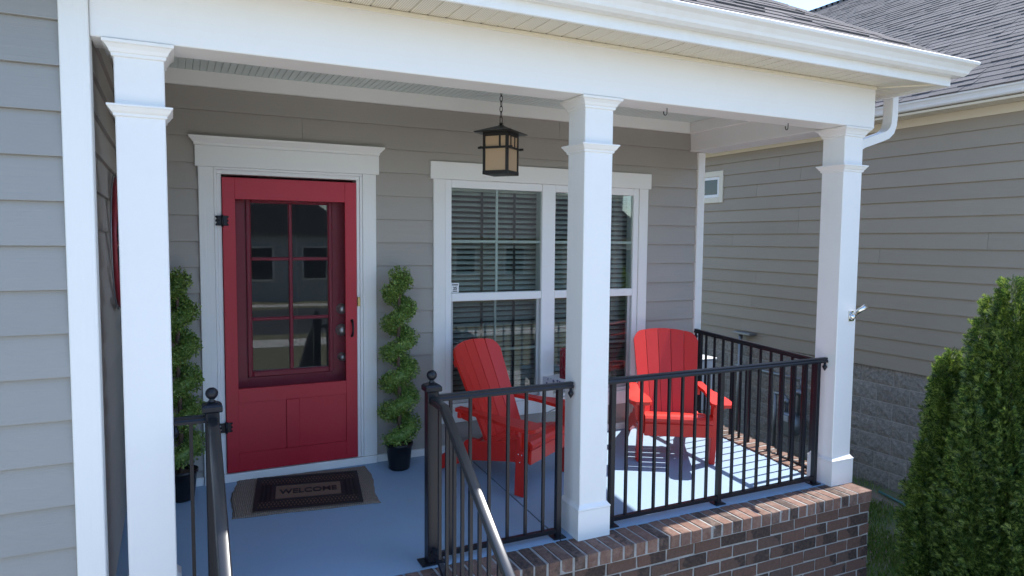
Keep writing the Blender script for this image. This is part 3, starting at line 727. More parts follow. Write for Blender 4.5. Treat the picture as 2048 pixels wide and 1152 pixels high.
# ================================================================== LANTERN
LX, LY = 1.752, -0.75
ln = empty('porch_lantern', (LX, LY, 2.15), R(40), label='black craftsman lantern with amber panes hanging on a chain', cat='lantern')
def lp(b, name, mt): return b.build(name, mt, ln, local=True)
hw = 0.088
fr = MB()
for sx in (-1, 1):
    for sy in (-1, 1):
        fr.box(sx*hw-0.012*sx, sx*(hw+0.006), sy*hw-0.012*sy, sy*(hw+0.006), 0.0, 0.285)
fr.build('corner_post', M['lantern_black'], ln, local=True)
lp(MB().box(-hw-0.008, hw+0.008, -hw-0.008, hw+0.008, -0.004, 0.022, 0.002), 'base', M['lantern_black'])
b = MB()
for sx in (-1, 1):
    b.box(sx*(hw+0.002), sx*(hw+0.014), -hw-0.04, hw+0.04, 0.170, 0.184); b.box(-hw-0.04, hw+0.04, sx*(hw+0.0025), sx*(hw+0.013), 0.1705, 0.1835)
    b.box(sx*(hw-0.006), sx*(hw+0.004), -0.040, -0.026, 0.184, 0.285); b.box(0.026, 0.040, sx*(hw-0.006), sx*(hw+0.004), 0.184, 0.285); b.box(-0.040, -0.026, sx*(hw-0.006), sx*(hw+0.004), 0.184, 0.285)
    b.box(sx*(hw-0.006), sx*(hw+0.005), -hw, hw, 0.255, 0.2852); b.box(-hw, hw, sx*(hw-0.0062), sx*(hw+0.0048), 0.2552, 0.285)
lp(b, 'cross_bar', M['lantern_black'])
for k in range(4):
    b = MB().box(-hw+0.010, hw-0.010, -hw-0.0005, -hw+0.003, 0.022, 0.256); b.xf(Matrix.Rotation(k*math.pi/2, 4, 'Z')); lp(b, 'amber_pane', M['amber'])
lp(MB().loft(-0.001, 0.001, -0.001, 0.001, [(0.279, 0.140), (0.284, 0.140), (0.287, 0.137), (0.333, 0.02)]), 'roof', M['lantern_black'])
lp(MB().lathe([(0.018, 0.330), (0.020, 0.337), (0.010, 0.343), (0.016, 0.349), (0.006, 0.356)], 0, 0, 12), 'finial', M['lantern_black'])
lp(MB().tube([(0.018, 0, 0.350), (0.018, 0, 0.395), (-0.018, 0, 0.395), (-0.018, 0, 0.350), (0.018, 0, 0.350)], 0.003, 6, False), 'hanger', M['lantern_black'])
z = 0.39; k = 0
while z < 0.652:
    pts = [(0.010*math.cos(a), 0, z+0.0225+0.0225*math.sin(a)) for a in [2*math.pi*i/12 for i in range(13)]]
    b = MB().tube(pts, 0.0026, 5, True, False)
    if k % 2: b.xf(Matrix.Rotation(R(90), 4, 'Z'))
    lp(b, 'chain_link', M['lantern_black']); z += 0.036; k += 1
lp(MB().lathe([(0.05, 0.648), (0.055, 0.642), (0.02, 0.628)], 0, 0, 16), 'ceiling_canopy', M['lantern_black'])

# plant hooks under the beam
def hook(x, y, label):
    pts = [(x, y, H+0.002), (x, y, H-0.030)]+[(x-0.013+0.013*math.cos(a), y, H-0.030-0.016*math.sin(a)) for a in [math.pi*i/8*1.15 for i in range(1, 9)]]
    o = MB().tube(pts, 0.0032, 6).build('plant_hook', M['black']); tag(o, label, 'hook', 'black hooks screwed under the beam')
hook(2.507, -1.60, 'black hook under the beam next to the middle column')
hook(3.61, -1.56, 'black hook under the beam near the right column')

# ================================================================== RAILINGS
def cap_profile(w, h): return [(-w/2, 0), (-w/2, h*0.35), (-w/2+0.004, h*0.5), (-w*0.36, h*0.62), (-w*0.42, h*0.85), (-w*0.3, h), (w*0.3, h), (w*0.42, h*0.85), (w*0.36, h*0.62), (w/2-0.004, h*0.5), (w/2, h*0.35), (w/2, 0)]
def rail_cap(b, p0, p1, w=0.044, h=0.036):
    p0, p1 = Vector(p0), Vector(p1); d = (p1-p0).normalized(); side = d.cross(Vector((0, 0, 1))).normalized(); upv = side.cross(d)
    pr = cap_profile(w, h); n = len(pr); v = [p0+side*a+upv*c for a, c in pr]+[p1+side*a+upv*c for a, c in pr]
    return b.add(v, [tuple(range(n))[::-1], tuple(range(n, 2*n))]+[(i, (i+1) % n, n+(i+1) % n, n+i) for i in range(n)])
def bar(b, p0, p1, w, h):
    p0, p1 = Vector(p0), Vector(p1); d = (p1-p0).normalized(); side = d.cross(Vector((0, 0, 1))).normalized(); upv = side.cross(d)
    pr = [(-w/2, -h/2), (w/2, -h/2), (w/2, h/2), (-w/2, h/2)]; v = [p0+side*a+upv*c for a, c in pr]+[p1+side*a+upv*c for a, c in pr]
    return b.add(v, [(0, 1, 2, 3), (4, 5, 6, 7), (0, 1, 5, 4), (1, 2, 6, 5), (2, 3, 7, 6), (3, 0, 4, 7)])
def spear(t, p):
    x, y, z = p
    MB().tube([(x, y, z+0.012), (x, y, z-0.018), (x, y, z-0.024), (x, y, z-0.034), (x, y, z-0.045), (x, y, z-0.066)], [0.009, 0.009, 0.012, 0.019, 0.014, 0.001], 8).build('spear_end', M['black'], t)
def post(t, x, y, zt, w=0.034, foot=True):
    zf = slab_z(y)
    b = MB().box(x-w/2, x+w/2, y-w/2, y+w/2, zf+0.006, zt, 0.002); b.build('post', M['black'], t)
    if foot: MB().box(x-w*1.25, x+w*1.25, y-w*1.1, y+w*1.1, zf+0.0005, zf+0.0065, 0.001).build('foot_plate', M['black'], t)
def baluster(t, x, y, z0, z1, w=0.0165):
    MB().box(x-w/2, x+w/2, y-w/2, y+w/2, z0, z1).build('baluster', M['black'], t)
RY = -1.588
# front run between middle and right columns
fr_ = empty('front_railing', (3.05, RY, 0), label='black iron railing along the porch front between middle and right columns', cat='railing')
rail_cap(MB(), (2.075, RY, 0.806), (4.055, RY, 0.806)).build('top_rail', M['black'], fr_)
bar(MB(), (2.15, RY, -0.066), (3.97, RY, -0.066), 0.026, 0.026).build('bottom_rail', M['black'], fr_)
for x in (2.145, 3.035, 3.972): post(fr_, x, RY, 0.806)
for i in range(1, 8):
    baluster(fr_, 2.145+(3.035-2.145)*i/8, RY, -0.0525, 0.806); baluster(fr_, 3.035+(3.972-3.035)*i/8, RY, -0.0525, 0.806)
spear(fr_, (4.047, RY, 0.806))
# short run between stair newel and middle column
lr = empty('stair_side_railing', (1.35, RY, 0), label='short black iron railing between stair newel and middle column in front of left chair', cat='railing')
rail_cap(MB(), (0.984, RY, 0.806), (1.846, RY, 0.806)).build('top_rail', M['black'], lr)
bar(MB(), (0.984, RY, -0.066), (1.758, RY, -0.066), 0.026, 0.026).build('bottom_rail', M['black'], lr)
post(lr, 1.758, RY, 0.806)
for i in range(6): baluster(lr, 1.06+0.1188*i, RY, -0.0525, 0.806)
spear(lr, (1.838, RY, 0.806))
# side run
sr = empty('side_railing', (4.16, -0.7, 0), label='black iron railing on the porch side facing the neighbour house', cat='railing')
SX = 4.16
def srz(y): return 0.868+0.047*y
rail_cap(MB(), (SX, -0.034, srz(0)-0.036), (SX, -1.47, srz(-1.47)-0.036)).build('top_rail', M['black'], sr)
bar(MB(), (SX, -0.12, -0.048), (SX, -1.40, -0.092+0.01), 0.026, 0.026).build('bottom_rail', M['black'], sr)
for y in (-0.105, -1.405):
    MB().box(SX-0.017, SX+0.017, y-0.017, y+0.017, -0.06+0.03*y, srz(y)-0.03, 0.002).build('post', M['black'], sr)
for i in range(11):
    y = -0.185-0.1115*i; baluster(sr, SX, y, -0.04+0.027*y, srz(y)-0.034)
spear(sr, (SX-0.0, -0.04, srz(0)-0.036))
# newels with stair handrails
def newel(t, x):
    y = -1.57; MB().box(x-0.032, x+0.032, y-0.032, y+0.032, slab_z(y)+0.008, 0.862, 0.004).build('newel_post', M['black'], t)
    MB().box(x-0.07, x+0.07, y-0.05, y+0.05, slab_z(y)+0.0005, slab_z(y)+0.0085, 0.001).build('foot_plate', M['black'], t)
    b = MB().loft(x-0.001, x+0.001, y-0.001, y+0.001, [(0.862, 0.041), (0.868, 0.044), (0.888, 0.044), (0.898, 0.036), (0.906, 0.020)]); b.build('newel_cap', M['black'], t)
    MB().lathe([(0.016, 0.906), (0.018, 0.912), (0.010, 0.918), (0.016, 0.924)], x, y, 12).sphere((x, y, 0.949), 0.029, 16).build('ball_finial', M['black'], t)
def stair_rail(x, label, grp='black stair handrails with ball newels'):
    t = empty('stair_handrail', (x, -1.57, 0), label=label, cat='handrail', group=grp)
    newel(t, x)
    sl_ = 0.70
    p = [Vector((x, -1.60, 0.80)), Vector((x, -1.765, 0.795)), Vector((x, -3.5, 0.795-sl_*(3.5-1.765)))]
    b = MB()
    rad = Vector((0, 0, 0))
    prof = [(-0.025, 0.0), (-0.026, 0.012), (-0.022, 0.016), (-0.022, 0.024)]+[(-0.021+0.042*i/8, 0.030+0.0035*math.sin(math.pi*i/8)) for i in range(9)]+[(0.022, 0.024), (0.022, 0.016), (0.026, 0.012), (0.025, 0.0)]; n = len(prof); rings = []
    for q, d in ((p[0], Vector((0, -1, 0))), (p[1], Vector((0, -1, -sl_*0.42)).normalized()), (p[2], Vector((0, -1, -sl_)).normalized())):
        side = d.cross(Vector((0, 0, 1))).normalized(); upv = side.cross(d); rings += [q+side*a+upv*c for a, c in prof]
    b.add(rings, [(i, (i+1) % n, n+(i+1) % n, n+i) for i in range(n)]+[(n+i, n+(i+1) % n, 2*n+(i+1) % n, 2*n+i) for i in range(n)]+[tuple(range(n))[::-1], tuple(range(2*n, 3*n))])
    b.sm = [True]*len(b.sm); b.build('handrail', M['handrail'], t)
    bar(MB(), (x, -1.61, -0.03), (x, -1.72, -0.06), 0.026, 0.03).build('lower_rail', M['black'], t)
    bar(MB(), (x, -1.72, -0.06), (x, -3.5, -0.06-sl_*1.78), 0.026, 0.03).build('lower_rail', M['black'], t)
    y = -1.70
    while y > -3.45:
        zt = 0.795-sl_*max(0, -1.765-y); zb = -0.055-sl_*max(0, -1.72-y)
        baluster(t, x, y, zb, zt, 0.0165); y -= 0.108
    MB().box(x-0.02, x+0.02, -3.5, -3.46, GZ, 0.795-sl_*1.735, 0.002).build('lower_post', M['black'], t)
    return t
stair_rail(0.955, 'black stair handrail with ball newel at right side of steps, near the middle column')
t = stair_rail(-0.158, 'black stair handrail with ball newel at left side of steps, near the left column')
rail_cap(MB(), (-0.325, -1.57, 0.812), (-0.190, -1.57, 0.812)).build('top_rail', M['black'], t)
bar(MB(), (-0.325, -1.57, -0.066), (-0.190, -1.57, -0.066), 0.026, 0.026).build('bottom_rail', M['black'], t)
baluster(t, -0.252, -1.57, -0.053, 0.812)
spear(t, (-0.318, -1.57, 0.812))

# ================================================================== ADIRONDACK CHAIRS
def adirondack(loc, rz, label):
    t = empty('adirondack_chair', loc, rz, label=label, cat='chair', group='red adirondack chairs on the porch')
    m_ = M['chair_red']
    def bl(b, n, mm=m_): return b.build(n, mm, t, local=True)
    for s in (-1, 1):
        bl(MB().box(s*0.268, s*0.312, 0.0, 0.075, 0.0, 0.496, 0.004), 'front_leg')
        side = [(0.0, 0.235), (0.0, 0.372), (0.10, 0.372), (0.40, 0.285), (0.445, 0.30), (0.50, 0.298), (0.545, 0.275), (0.57, 0.235), (0.66, 0.20), (0.78, 0.10), (0.855, 0.055), (0.868, 0.022), (0.855, 0.0), (0.77, 0.0), (0.50, 0.135), (0.20, 0.20)]
        bl(MB().prism(side, 'x', s*0.236, s*0.2665), 'side_rail')
        arm = [(0.232, -0.080), (0.252, -0.105), (0.30, -0.112), (0.362, -0.108), (0.398, -0.09), (0.408, -0.055), (0.404, 0.05), (0.382, 0.20), (0.345, 0.30), (0.335, 0.42), (0.328, 0.60), (0.262, 0.60), (0.262, 0.42), (0.272, 0.30), (0.258, 0.18), (0.231, 0.04)]
        bl(MB().prism([(s*p[0], p[1]) for p in arm], 'z', 0.4965, 0.522), 'arm')
        br = [(0.3125, 0.495), (0.368, 0.495), (0.364, 0.455), (0.345, 0.435), (0.338, 0.39), (0.322, 0.33), (0.3125, 0.325)]
        bl(MB().prism([(s*p[0], p[1]) for p in br], 'y', 0.022, 0.048), 'arm_bracket')
        rb = [(0.60, 0.4955), (0.60, 0.47), (0.56, 0.44), (0.50, 0.43), (0.50, 0.4955)]
        bl(MB().prism(rb, 'x', s*0.265, s*0.290), 'arm_bracket')
        for yy, zz in ((0.024, 0.30), (0.052, 0.30), (0.038, 0.245)):
            q = MB().lathe([(0.006, 0), (0.006, 0.003), (0.002, 0.005)], 0, 0, 8); q.xf(Matrix.Translation((s*0.312, yy, zz)) @ Matrix.Rotation(R(90*s), 4, 'Y')); bl(q, 'bolt', M['steel'])
    bl(MB().box(-0.266, 0.266, -0.024, 0.0, 0.225, 0.328, 0.004), 'apron')
    bl(MB().prism([(-0.026, 0.333), (-0.034, 0.345), (-0.030, 0.368), (-0.012, 0.386), (0.020, 0.393), (0.062, 0.391), (0.062, 0.372), (0.02, 0.373), (0.0, 0.366), (-0.008, 0.352), (-0.008, 0.333)], 'x', -0.266, 0.266, False), 'seat_slat')
    for i in range(4):
        y0 = 0.072+0.095*i; z0 = 0.386-0.012-0.023*i*1.12
        b = MB().box(-0.266, 0.266, 0, 0.085, -0.011, 0.011, 0.003); b.xf(Matrix.Translation((0, y0, z0)) @ Matrix.Rotation(R(-14), 4, 'X')); bl(b, 'seat_slat')
    # back slats in a fan
    base = Vector((0, 0.40, 0.235)); tv = Vector((0, 0.352, 0.71)).normalized(); nv = Vector((0, -tv.z, tv.y))
    L_ = 0.80
    for i in range(-2, 3):
        sb0, sb1 = (i-0.5)*0.092+0.002, (i+0.5)*0.092-0.002
        st0, st1 = (i-0.5)*0.113+0.0025, (i+0.5)*0.113-0.0025
        def topz(s_): return L_-0.80*s_*s_-14.0*max(0, abs(s_)-0.205)**3*10
        poly = [(sb0, 0.0), (sb1, 0.0)]
        n = 6; up_ = []
        for k in range(n+1):
            s_ = st1+(st0-st1)*k/n; up_.append((s_, topz(s_)))
        poly += up_
        cs = i*0.100; cv = lambda a: 0.80*cs*cs+1.60*cs*(a-cs)
        v = [base+Vector((1, 0, 0))*a+tv*c+nv*(0.011+cv(a)) for a, c in poly]+[base+Vector((1, 0, 0))*a+tv*c+nv*(cv(a)-0.011) for a, c in poly]
        n = len(poly)
        b = MB().add(v, [tuple(range(n)), tuple(range(n, 2*n))[::-1]]+[(k, (k+1) % n, n+(k+1) % n, n+k) for k in range(n)])
        bl(b, 'back_slat')
    bl(MB().box(-0.335, 0.335, 0.545, 0.575, 0.455, 0.4955, 0.003), 'back_brace')
    bl(MB().box(-0.235, 0.235, 0.445, 0.475, 0.215, 0.285, 0.003), 'back_brace')
    bm2 = MB().box(-0.215, 0.215, 0, 0.02, 0, 0.05, 0.003); bm2.xf(Matrix.Translation((0, 0.685, 0.79)) @ Matrix.Rotation(R(-25), 4, 'X')); bl(bm2, 'back_brace')
    t.rotation_euler = (R(3.2)*math.cos(rz)*0, 0, rz)
    return t
def chair_at(cx, cy, rz, label):
    t = adirondack((cx, cy, slab_z(cy)), rz, label)
    # stand level on the sloping slab: tilt with it
    n = Vector((0, -0.062, 1)).normalized()
    q = Vector((0, 0, 1)).rotation_difference(n)
    t.rotation_euler = (q.to_matrix() @ Matrix.Rotation(rz, 3, 'Z')).to_euler()
    t.location.z += 0.001
    return t
chair_at(2.085, -0.86, R(30), 'red adirondack chair in the shade between stair newel and middle column')
chair_at(3.245, -0.885, R(-27), 'red adirondack chair in full sun near the side railing')

# side table and red candle holder
tb = empty('side_table', (2.67, -0.215, slab_z(-0.215)), R(12), label='small white folding side table between the two red chairs', cat='table')
def tbb(b, n, mm): return b.build(n, mm, tb, local=True)
tbb(MB().box(-0.165, 0.165, -0.165, 0.165, 0.562, 0.578, 0.004), 'table_top', M['table'])
tbb(MB().box(-0.169, 0.169, -0.172, -0.1655, 0.50, 0.577, 0.002).box(-0.172, -0.1655, -0.165, 0.165, 0.50, 0.577, 0.002), 'patterned_skirt', M['pattern'])
for sx in (-1, 1):
    for sy in (-1, 1):
        b = MB(); b.tube([(sx*0.13, sy*0.14, 0.561), (sx*0.20, sy*0.165, 0.0)], 0.014, 6, False); tbb(b, 'leg', M['table'])
    b = MB().tube([(sx*0.147, -0.146, 0.42), (sx*0.168, 0.153, 0.25)], 0.008, 6); tbb(b, 'brace', M['table'])
tbb(MB().box(-0.172, 0.172, -0.012, 0.012, 0.20, 0.225, 0.002), 'stretcher', M['table'])
vz = empty('candle_holder', (2.635, -0.23, slab_z(-0.215)+0.5785), label='tall red pierced metal candle holder on the white side table', cat='candle holder')
b = MB(); HV = 0.235; rv = 0.068
for k in range(9):
    for s in (-1, 1):
        b.tube([(rv*math.cos(2*math.pi*k/9+s*a*1.6), rv*math.sin(2*math.pi*k/9+s*a*1.6), 0.008+a*(HV-0.016)) for a in [i/9 for i in range(10)]], 0.0055, 5)
b.build('lattice', M['red_metal'], vz, local=True)
MB().lathe([(rv+0.006, 0.0), (rv+0.006, 0.014), (rv-0.006, 0.014)], 0, 0, 20).build('base_ring', M['red_metal'], vz, local=True)
b = MB().tube([(rv*math.cos(2*math.pi*i/20), rv*math.sin(2*math.pi*i/20), HV) for i in range(21)], 0.008, 6); b.build('rim', M['red_metal'], vz, local=True)
MB().lathe([(rv-0.012, 0.015), (rv-0.012, HV-0.02)], 0, 0, 16).build('liner', M['door_inner'], vz, local=True)

# ================================================================== TOPIARIES
def leaf_cloud(pts, nrm, size, jitter=0.5):
    """folded leaf quads (two triangles pairs) with random tilt; returns verts, loops (quads)"""
    n = len(pts); d = nrm+rng.normal(0, jitter, (n, 3)); d /= np.linalg.norm(d, axis=1)[:, None]
    a = rng.normal(0, 1, (n, 3)); s = np.cross(d, a); s /= np.linalg.norm(s, axis=1)[:, None]+1e-9
    u = np.cross(s, d); sz = size*rng.uniform(0.7, 1.3, (n, 1))
    ld = d*0.75+u*0.65; ld /= np.linalg.norm(ld, axis=1)[:, None]
    tip = pts+ld*sz; m1 = pts+ld*sz*0.5+s*sz*0.30+d*sz*0.08; m2 = pts+ld*sz*0.5-s*sz*0.30+d*sz*0.08
    v = np.stack([pts, m1, tip, m2], 1).reshape(-1, 3); return v, np.arange(4*n)
def topiary(x, y, label, phase, hgt=1.53, mirror=1):
    z0 = slab_z(y)
    t = empty('spiral_topiary', (x, y, z0), label=label, cat='topiary', group='spiral topiaries in black pots by the door')
    b = MB().lathe([(0.072, 0.001), (0.078, 0.01), (0.096, 0.175), (0.104, 0.178), (0.105, 0.198), (0.098, 0.2), (0.092, 0.17), (0.002, 0.168)], 0, 0, 24)
    b.build('pot', M['pot'], t, local=True)
    MB().lathe([(0.002, 0.169), (0.09, 0.171), (0.06, 0.178), (0.002, 0.18)], 0, 0, 16).build('soil', M['bark'], t, local=True)
    MB().tube([(0, 0, 0.16), (0.006, 0.003, 0.5), (-0.004, 0.004, 0.9), (0.003, -0.003, 1.2), (0, 0, 1.42)], [0.016, 0.015, 0.013, 0.012, 0.010], 8).build('trunk', M['bark'], t, local=True)
    turns = 5.6; n = 17500
    u = rng.uniform(0, 1, n)**0.92
    zz = 0.235+u*(hgt-0.30); th = phase+mirror*2*math.pi*turns*u
    taper = 1.0-0.45*u; R0 = 0.082*taper+0.012; rt_ = (0.064-0.010*u)
    endr = np.where(u > 0.93, 1.15, 1.0); R0 = np.where(u > 0.90, R0*np.maximum(0.15, (1-u)/0.10), R0)
    c = np.stack([R0*np.cos(th), R0*np.sin(th), zz], 1)
    o = rng.normal(0, 1, (n, 3)); o[:, 2] *= 1.0; o /= np.linalg.norm(o, axis=1)[:, None]
    rad = rt_*endr*(0.72+0.40*rng.uniform(0, 1, n)**0.6)*(1+0.16*np.sin(th*3.1+zz*19))
    p = c+o*rad[:, None]*np.array([1.05, 1.05, 0.85])
    v, l = leaf_cloud(p, o+np.array([0, 0, 0.35]), 0.0175, 0.6)
    big_mesh('foliage', v, 4, l, M['boxwood'], t)
    # twiggy dark heart of the spiral
    pts = [((0.08*(1-0.45*q)+0.01)*math.cos(phase+mirror*2*math.pi*turns*q)*min(1, (1.001-q)/0.1), (0.08*(1-0.45*q)+0.01)*math.sin(phase+mirror*2*math.pi*turns*q)*min(1, (1.001-q)/0.1), 0.235+q*(hgt-0.30)) for q in [i/110 for i in range(111)]]
    MB().tube(pts, [0.045-0.01*i/110 for i in range(111)], 8).build('inner_foliage', M['boxwood'], t, local=True)
    return t
topiary(1.185, -0.20, 'spiral boxwood topiary in black pot between door and window', 3.4)
topiary(-0.292, -0.20, 'spiral boxwood topiary in black pot between left column and door', 2.6)

# ================================================================== RUG AND DOORMAT
def on_slab(x, y, h): return (x, y, slab_z(y)+h)
rug = empty('jute_rug', (0.44, -0.38, slab_z(-0.38)), label='worn braided jute rug lying under the doormat', cat='rug')
cor = [(-0.030, -0.625), (0.905, -0.735), (0.955, -0.078), (0.052, -0.022)]
nx, ny = 72, 44; vv = []; ff = []
for layer in (0, 1):
    for j in range(ny+1):
        for i in range(nx+1):
            s, q = i/nx, j/ny
            e = 0.014*math.sin(q*7+1)+0.0025*math.sin(q*37) ; e2 = 0.005*math.sin(s*13)+0.002*math.sin(s*57+2)
            ss = s+(e*(1-s)**6 - (0.018*math.sin(q*6+0.5)+0.0025*math.sin(q*31))*s**6); qq = q+e2*(abs(2*q-1)**6)*(1 if q > .5 else -1)
            px = (cor[0][0]*(1-ss)+cor[1][0]*ss)*(1-qq)+(cor[3][0]*(1-ss)+cor[2][0]*ss)*qq
            py = (cor[0][1]*(1-ss)+cor[1][1]*ss)*(1-qq)+(cor[3][1]*(1-ss)+cor[2][1]*ss)*qq
            if layer == 0: h = 0.0008
            else:
                edge = min(i, nx-i, j, ny-j); h = (0.011+0.0025*math.sin(i*1.9+j*0.6)*math.sin(j*1.7)) * min(1, 0.45+edge*0.4)
            vv.append(on_slab(px, py, h))
W_ = nx+1; NL = W_*(ny+1)
for j in range(ny):
    for i in range(nx):
        a = j*W_+i; ff.append((a+1, a, a+W_, a+W_+1)); a += NL; ff.append((a, a+1, a+W_+1, a+W_))
for i in range(nx):
    ff.append((i, i+1, NL+i+1, NL+i)); a = ny*W_+i; ff.append((a+1, a, NL+a, NL+a+1))
for j in range(ny):
    a = j*W_; ff.append((a+W_, a, NL+a, NL+a+W_)); a += nx; ff.append((a, a+W_, NL+a+W_, NL+a))
MB().add(vv, ff, True).build('weave', M['rug'], rug)
# doormat
mo = Vector((0.487, -0.395)); ex = Vector((0.78, -0.125)).normalized(); ey = Vector((-ex.y, ex.x))
mw, mh = 0.690, 0.545
dm = empty('doormat', (mo.x, mo.y, slab_z(mo.y)+0.0135), label='black rubber and brown doormat reading WELCOME before the red door', cat='doormat')
tilt = Vector((0, 0, 1)).rotation_difference(Vector((0, -0.062, 1)).normalized()).to_matrix()
dm.rotation_euler = (tilt @ Matrix.Rotation(math.atan2(ex.y, ex.x), 3, 'Z')).to_euler()
def dmb(b, n, mm): return b.build(n, mm, dm, local=True)
dmb(MB().box(-mw/2, mw/2, -mh/2, mh/2, 0.0005, 0.005, 0.002), 'coir_base', M['coir'])
fr = MB()
for x0, x1, y0, y1 in ((-mw/2, mw/2, -mh/2, -mh/2+0.030), (-mw/2, mw/2, mh/2-0.030, mh/2), (-mw/2, -mw/2+0.030, -mh/2, mh/2), (mw/2-0.030, mw/2, -mh/2, mh/2)):
    fr.box(x0, x1, y0, y1, 0.005, 0.0085 if x1-x0 > 0.1 else 0.0083, 0.002)
pw, ph = 0.425, 0.215
for x0, x1, y0, y1 in ((-pw/2-0.02, pw/2+0.02, -ph/2-0.02, -ph/2), (-pw/2-0.02, pw/2+0.02, ph/2, ph/2+0.02), (-pw/2-0.02, -pw/2, -ph/2, ph/2), (pw/2, pw/2+0.02, -ph/2, ph/2)):
    fr.box(x0, x1, y0, y1, 0.005, 0.0082 if x1-x0 > 0.1 else 0.008, 0.002)
dmb(fr, 'rubber_frame', M['rubber'])
lat = MB()
def strip(pts, w):
    pts = [Vector(p) for p in pts]
    v = []; fs = []
    for i, p in enumerate(pts):
        d = (pts[min(i+1, len(pts)-1)]-pts[max(0, i-1)]).normalized(); s = Vector((-d.y, d.x)); v += [(p.x+s.x*w, p.y+s.y*w, 0.0078), (p.x-s.x*w, p.y-s.y*w, 0.0078), (p.x-s.x*w, p.y-s.y*w, 0.004), (p.x+s.x*w, p.y+s.y*w, 0.004)]
    for i in range(len(pts)-1):
        for k in range(4): fs.append((i*4+k, i*4+(k+1) % 4, i*4+4+(k+1) % 4, i*4+4+k))
    lat.add(v, fs)
bandx = (mw/2-0.03)-(pw/2+0.02); bandy = (mh/2-0.03)-(ph/2+0.02)
for sgn in (-1, 1):
    yc = sgn*(ph/2+0.02+bandy/2)
    for ph_ in (0, math.pi, math.pi/2, -math.pi/2):
        strip([(-mw/2+0.03+i*(mw-0.06)/96, yc+bandy/2*0.94*math.sin(2*math.pi*i/96*(7 if abs(ph_) != math.pi/2 else 7)+ph_)) for i in range(97)], 0.0042)
    xc = sgn*(pw/2+0.02+bandx/2)
    for ph_ in (0, math.pi, math.pi/2, -math.pi/2):
        strip([(xc+bandx/2*0.94*math.sin(2*math.pi*i/64*4+ph_), -ph/2-0.03+i*(ph+0.06)/64) for i in range(65)], 0.0042)
dmb(lat, 'lattice', M['rubber'])
inst('lettering', text_mesh('WELCOME', 0.098, M['rubber'], 0.0014, 0.0022, 0.79), dm, (0.0, 0, 0.0062), None, world=False)

# ================================================================== WALL ART on the wing's side wall
wa = empty('wall_wheel', (-0.604, -0.565, 1.665), label='round red metal wheel ornament on the wing wall behind left column', cat='wall ornament')
def ring(r, rr, dx=0.0, n=48, ph=0): return MB().tube([(dx, r*math.cos(2*math.pi*i/n), r*math.sin(2*math.pi*i/n)) for i in range(n+1)], rr, 6, True, False)
ring(0.365, 0.013, 0.02).build('outer_ring', M['red_metal'], wa, local=True)
ring(0.325, 0.007, 0.012).build('inner_ring', M['red_metal'], wa, local=True)
ring(0.385, 0.004, 0.006).build('wire_ring', M['grey_metal'], wa, local=True)
ring(0.10, 0.009, 0.02).build('hub_ring', M['black'], wa, local=True)
for k in range(12):
    a = 2*math.pi*k/12
    MB().tube([(0.02, 0.1*math.cos(a), 0.1*math.sin(a)), (0.018, 0.33*math.cos(a+0.15), 0.33*math.sin(a+0.15))], 0.007, 6).build('spoke', M['black' if k % 2 else 'red_metal'], wa, local=True)

# ================================================================== NEIGHBOUR HOUSE
NS = 1.1
def S(p): return CAM + (Vector(p)-CAM)*NS
NX = -0.3135+6.9535*NS; ZF = S((0, 0, 0.339)).z
nh = empty('neighbour_house', (NX+4, 0, GZ), label='tan neighbouring house with grey shingle roof and block foundation', cat='house')
NY0, NY1 = -4.5, 11.0; NE = 0.1795; zso_ = S((0, 0, 2.99)).z
wy0, wy1, wz0, wz1 = S((0, 2.293, 0)).y, S((0, 2.293, 0)).y+0.62, S((0, 0, 2.249)).z, S((0, 0, 2.695)).z
for r in range(17):
    z0 = ZF+NE*r
    if z0 > S((0, 0, 2.907)).z: break
    y = NY0-random.random()*2.5
    while y < NY1:
        L_ = 3.66; segs = [(max(y, NY0), min(y+L_-0.003, NY1))]
        if z0+NE > wz0+0.06 and z0 < wz1-0.06: segs = [q for s in segs for q in ((s[0], min(s[1], wy0+0.04)), (max(s[0], wy1-0.04), s[1])) if q[1]-q[0] > 0.02]
        for a, b_ in segs:
            if b_-a < 0.02: continue
            p = siding_profile(z0, NE, 0, 0.019); MB().prism([(NX+q[0], q[1]) for q in p], 'y', a, b_).build('siding_board', M['nsiding'], nh)
        y += L_
MB().box(NX+0.004, NX+9, NY0, NY1, ZF, zso_).build('wall_core', M['nsiding'], nh)
# split-face block foundation
bh = 0.2085; blen = 0.418
def block_mesh(seed):
    r = random.Random(seed); b = MB(); nxg, nzg = 8, 4; v = []; fs = []
    w, h = blen-0.010, bh-0.010
    for j in range(nzg+1):
        for i in range(nxg+1):
            e = 0 if i in (0, nxg) or j in (0, nzg) else 1
            v.append((-(0.002+e*(0.003+r.random()*0.013)), w*(i/nxg-0.5)+(r.uniform(-.008, .008) if e else 0), h*(j/nzg-0.5)+(r.uniform(-.008, .008) if e else 0)))
    for j in range(nzg):
        for i in range(nxg):
            a = j*(nxg+1)+i; fs.append((a, a+1, a+nxg+2, a+nxg+1))
    b.add(v, fs, False); k = len(v)
    b.add([(0.02, -w/2, -h/2), (0.02, w/2, -h/2), (0.02, w/2, h/2), (0.02, -w/2, h/2), v[0], v[nxg], v[-1], v[nzg*(nxg+1)]], [(0, 1, 5, 4), (1, 2, 6, 5), (2, 3, 7, 6), (3, 0, 4, 7)])
    return b.mesh('foundation_block', M['block'])
blocks = [block_mesh(i) for i in range(7)]
z = ZF-bh/2-0.002; r = 0
while z > GZ-0.15:
    y = -3.0+(blen/2 if r % 2 else 0)
    while y < 7.0:
        inst('foundation_block', random.choice(blocks), nh, (NX+0.016, y, z)); y += blen
    z -= bh; r += 1
MB().box(NX+0.0165, NX+8, NY0+0.01, NY1-0.01, GZ-0.3, ZF-0.001).build('block_mortar', M['block_mortar'], nh)
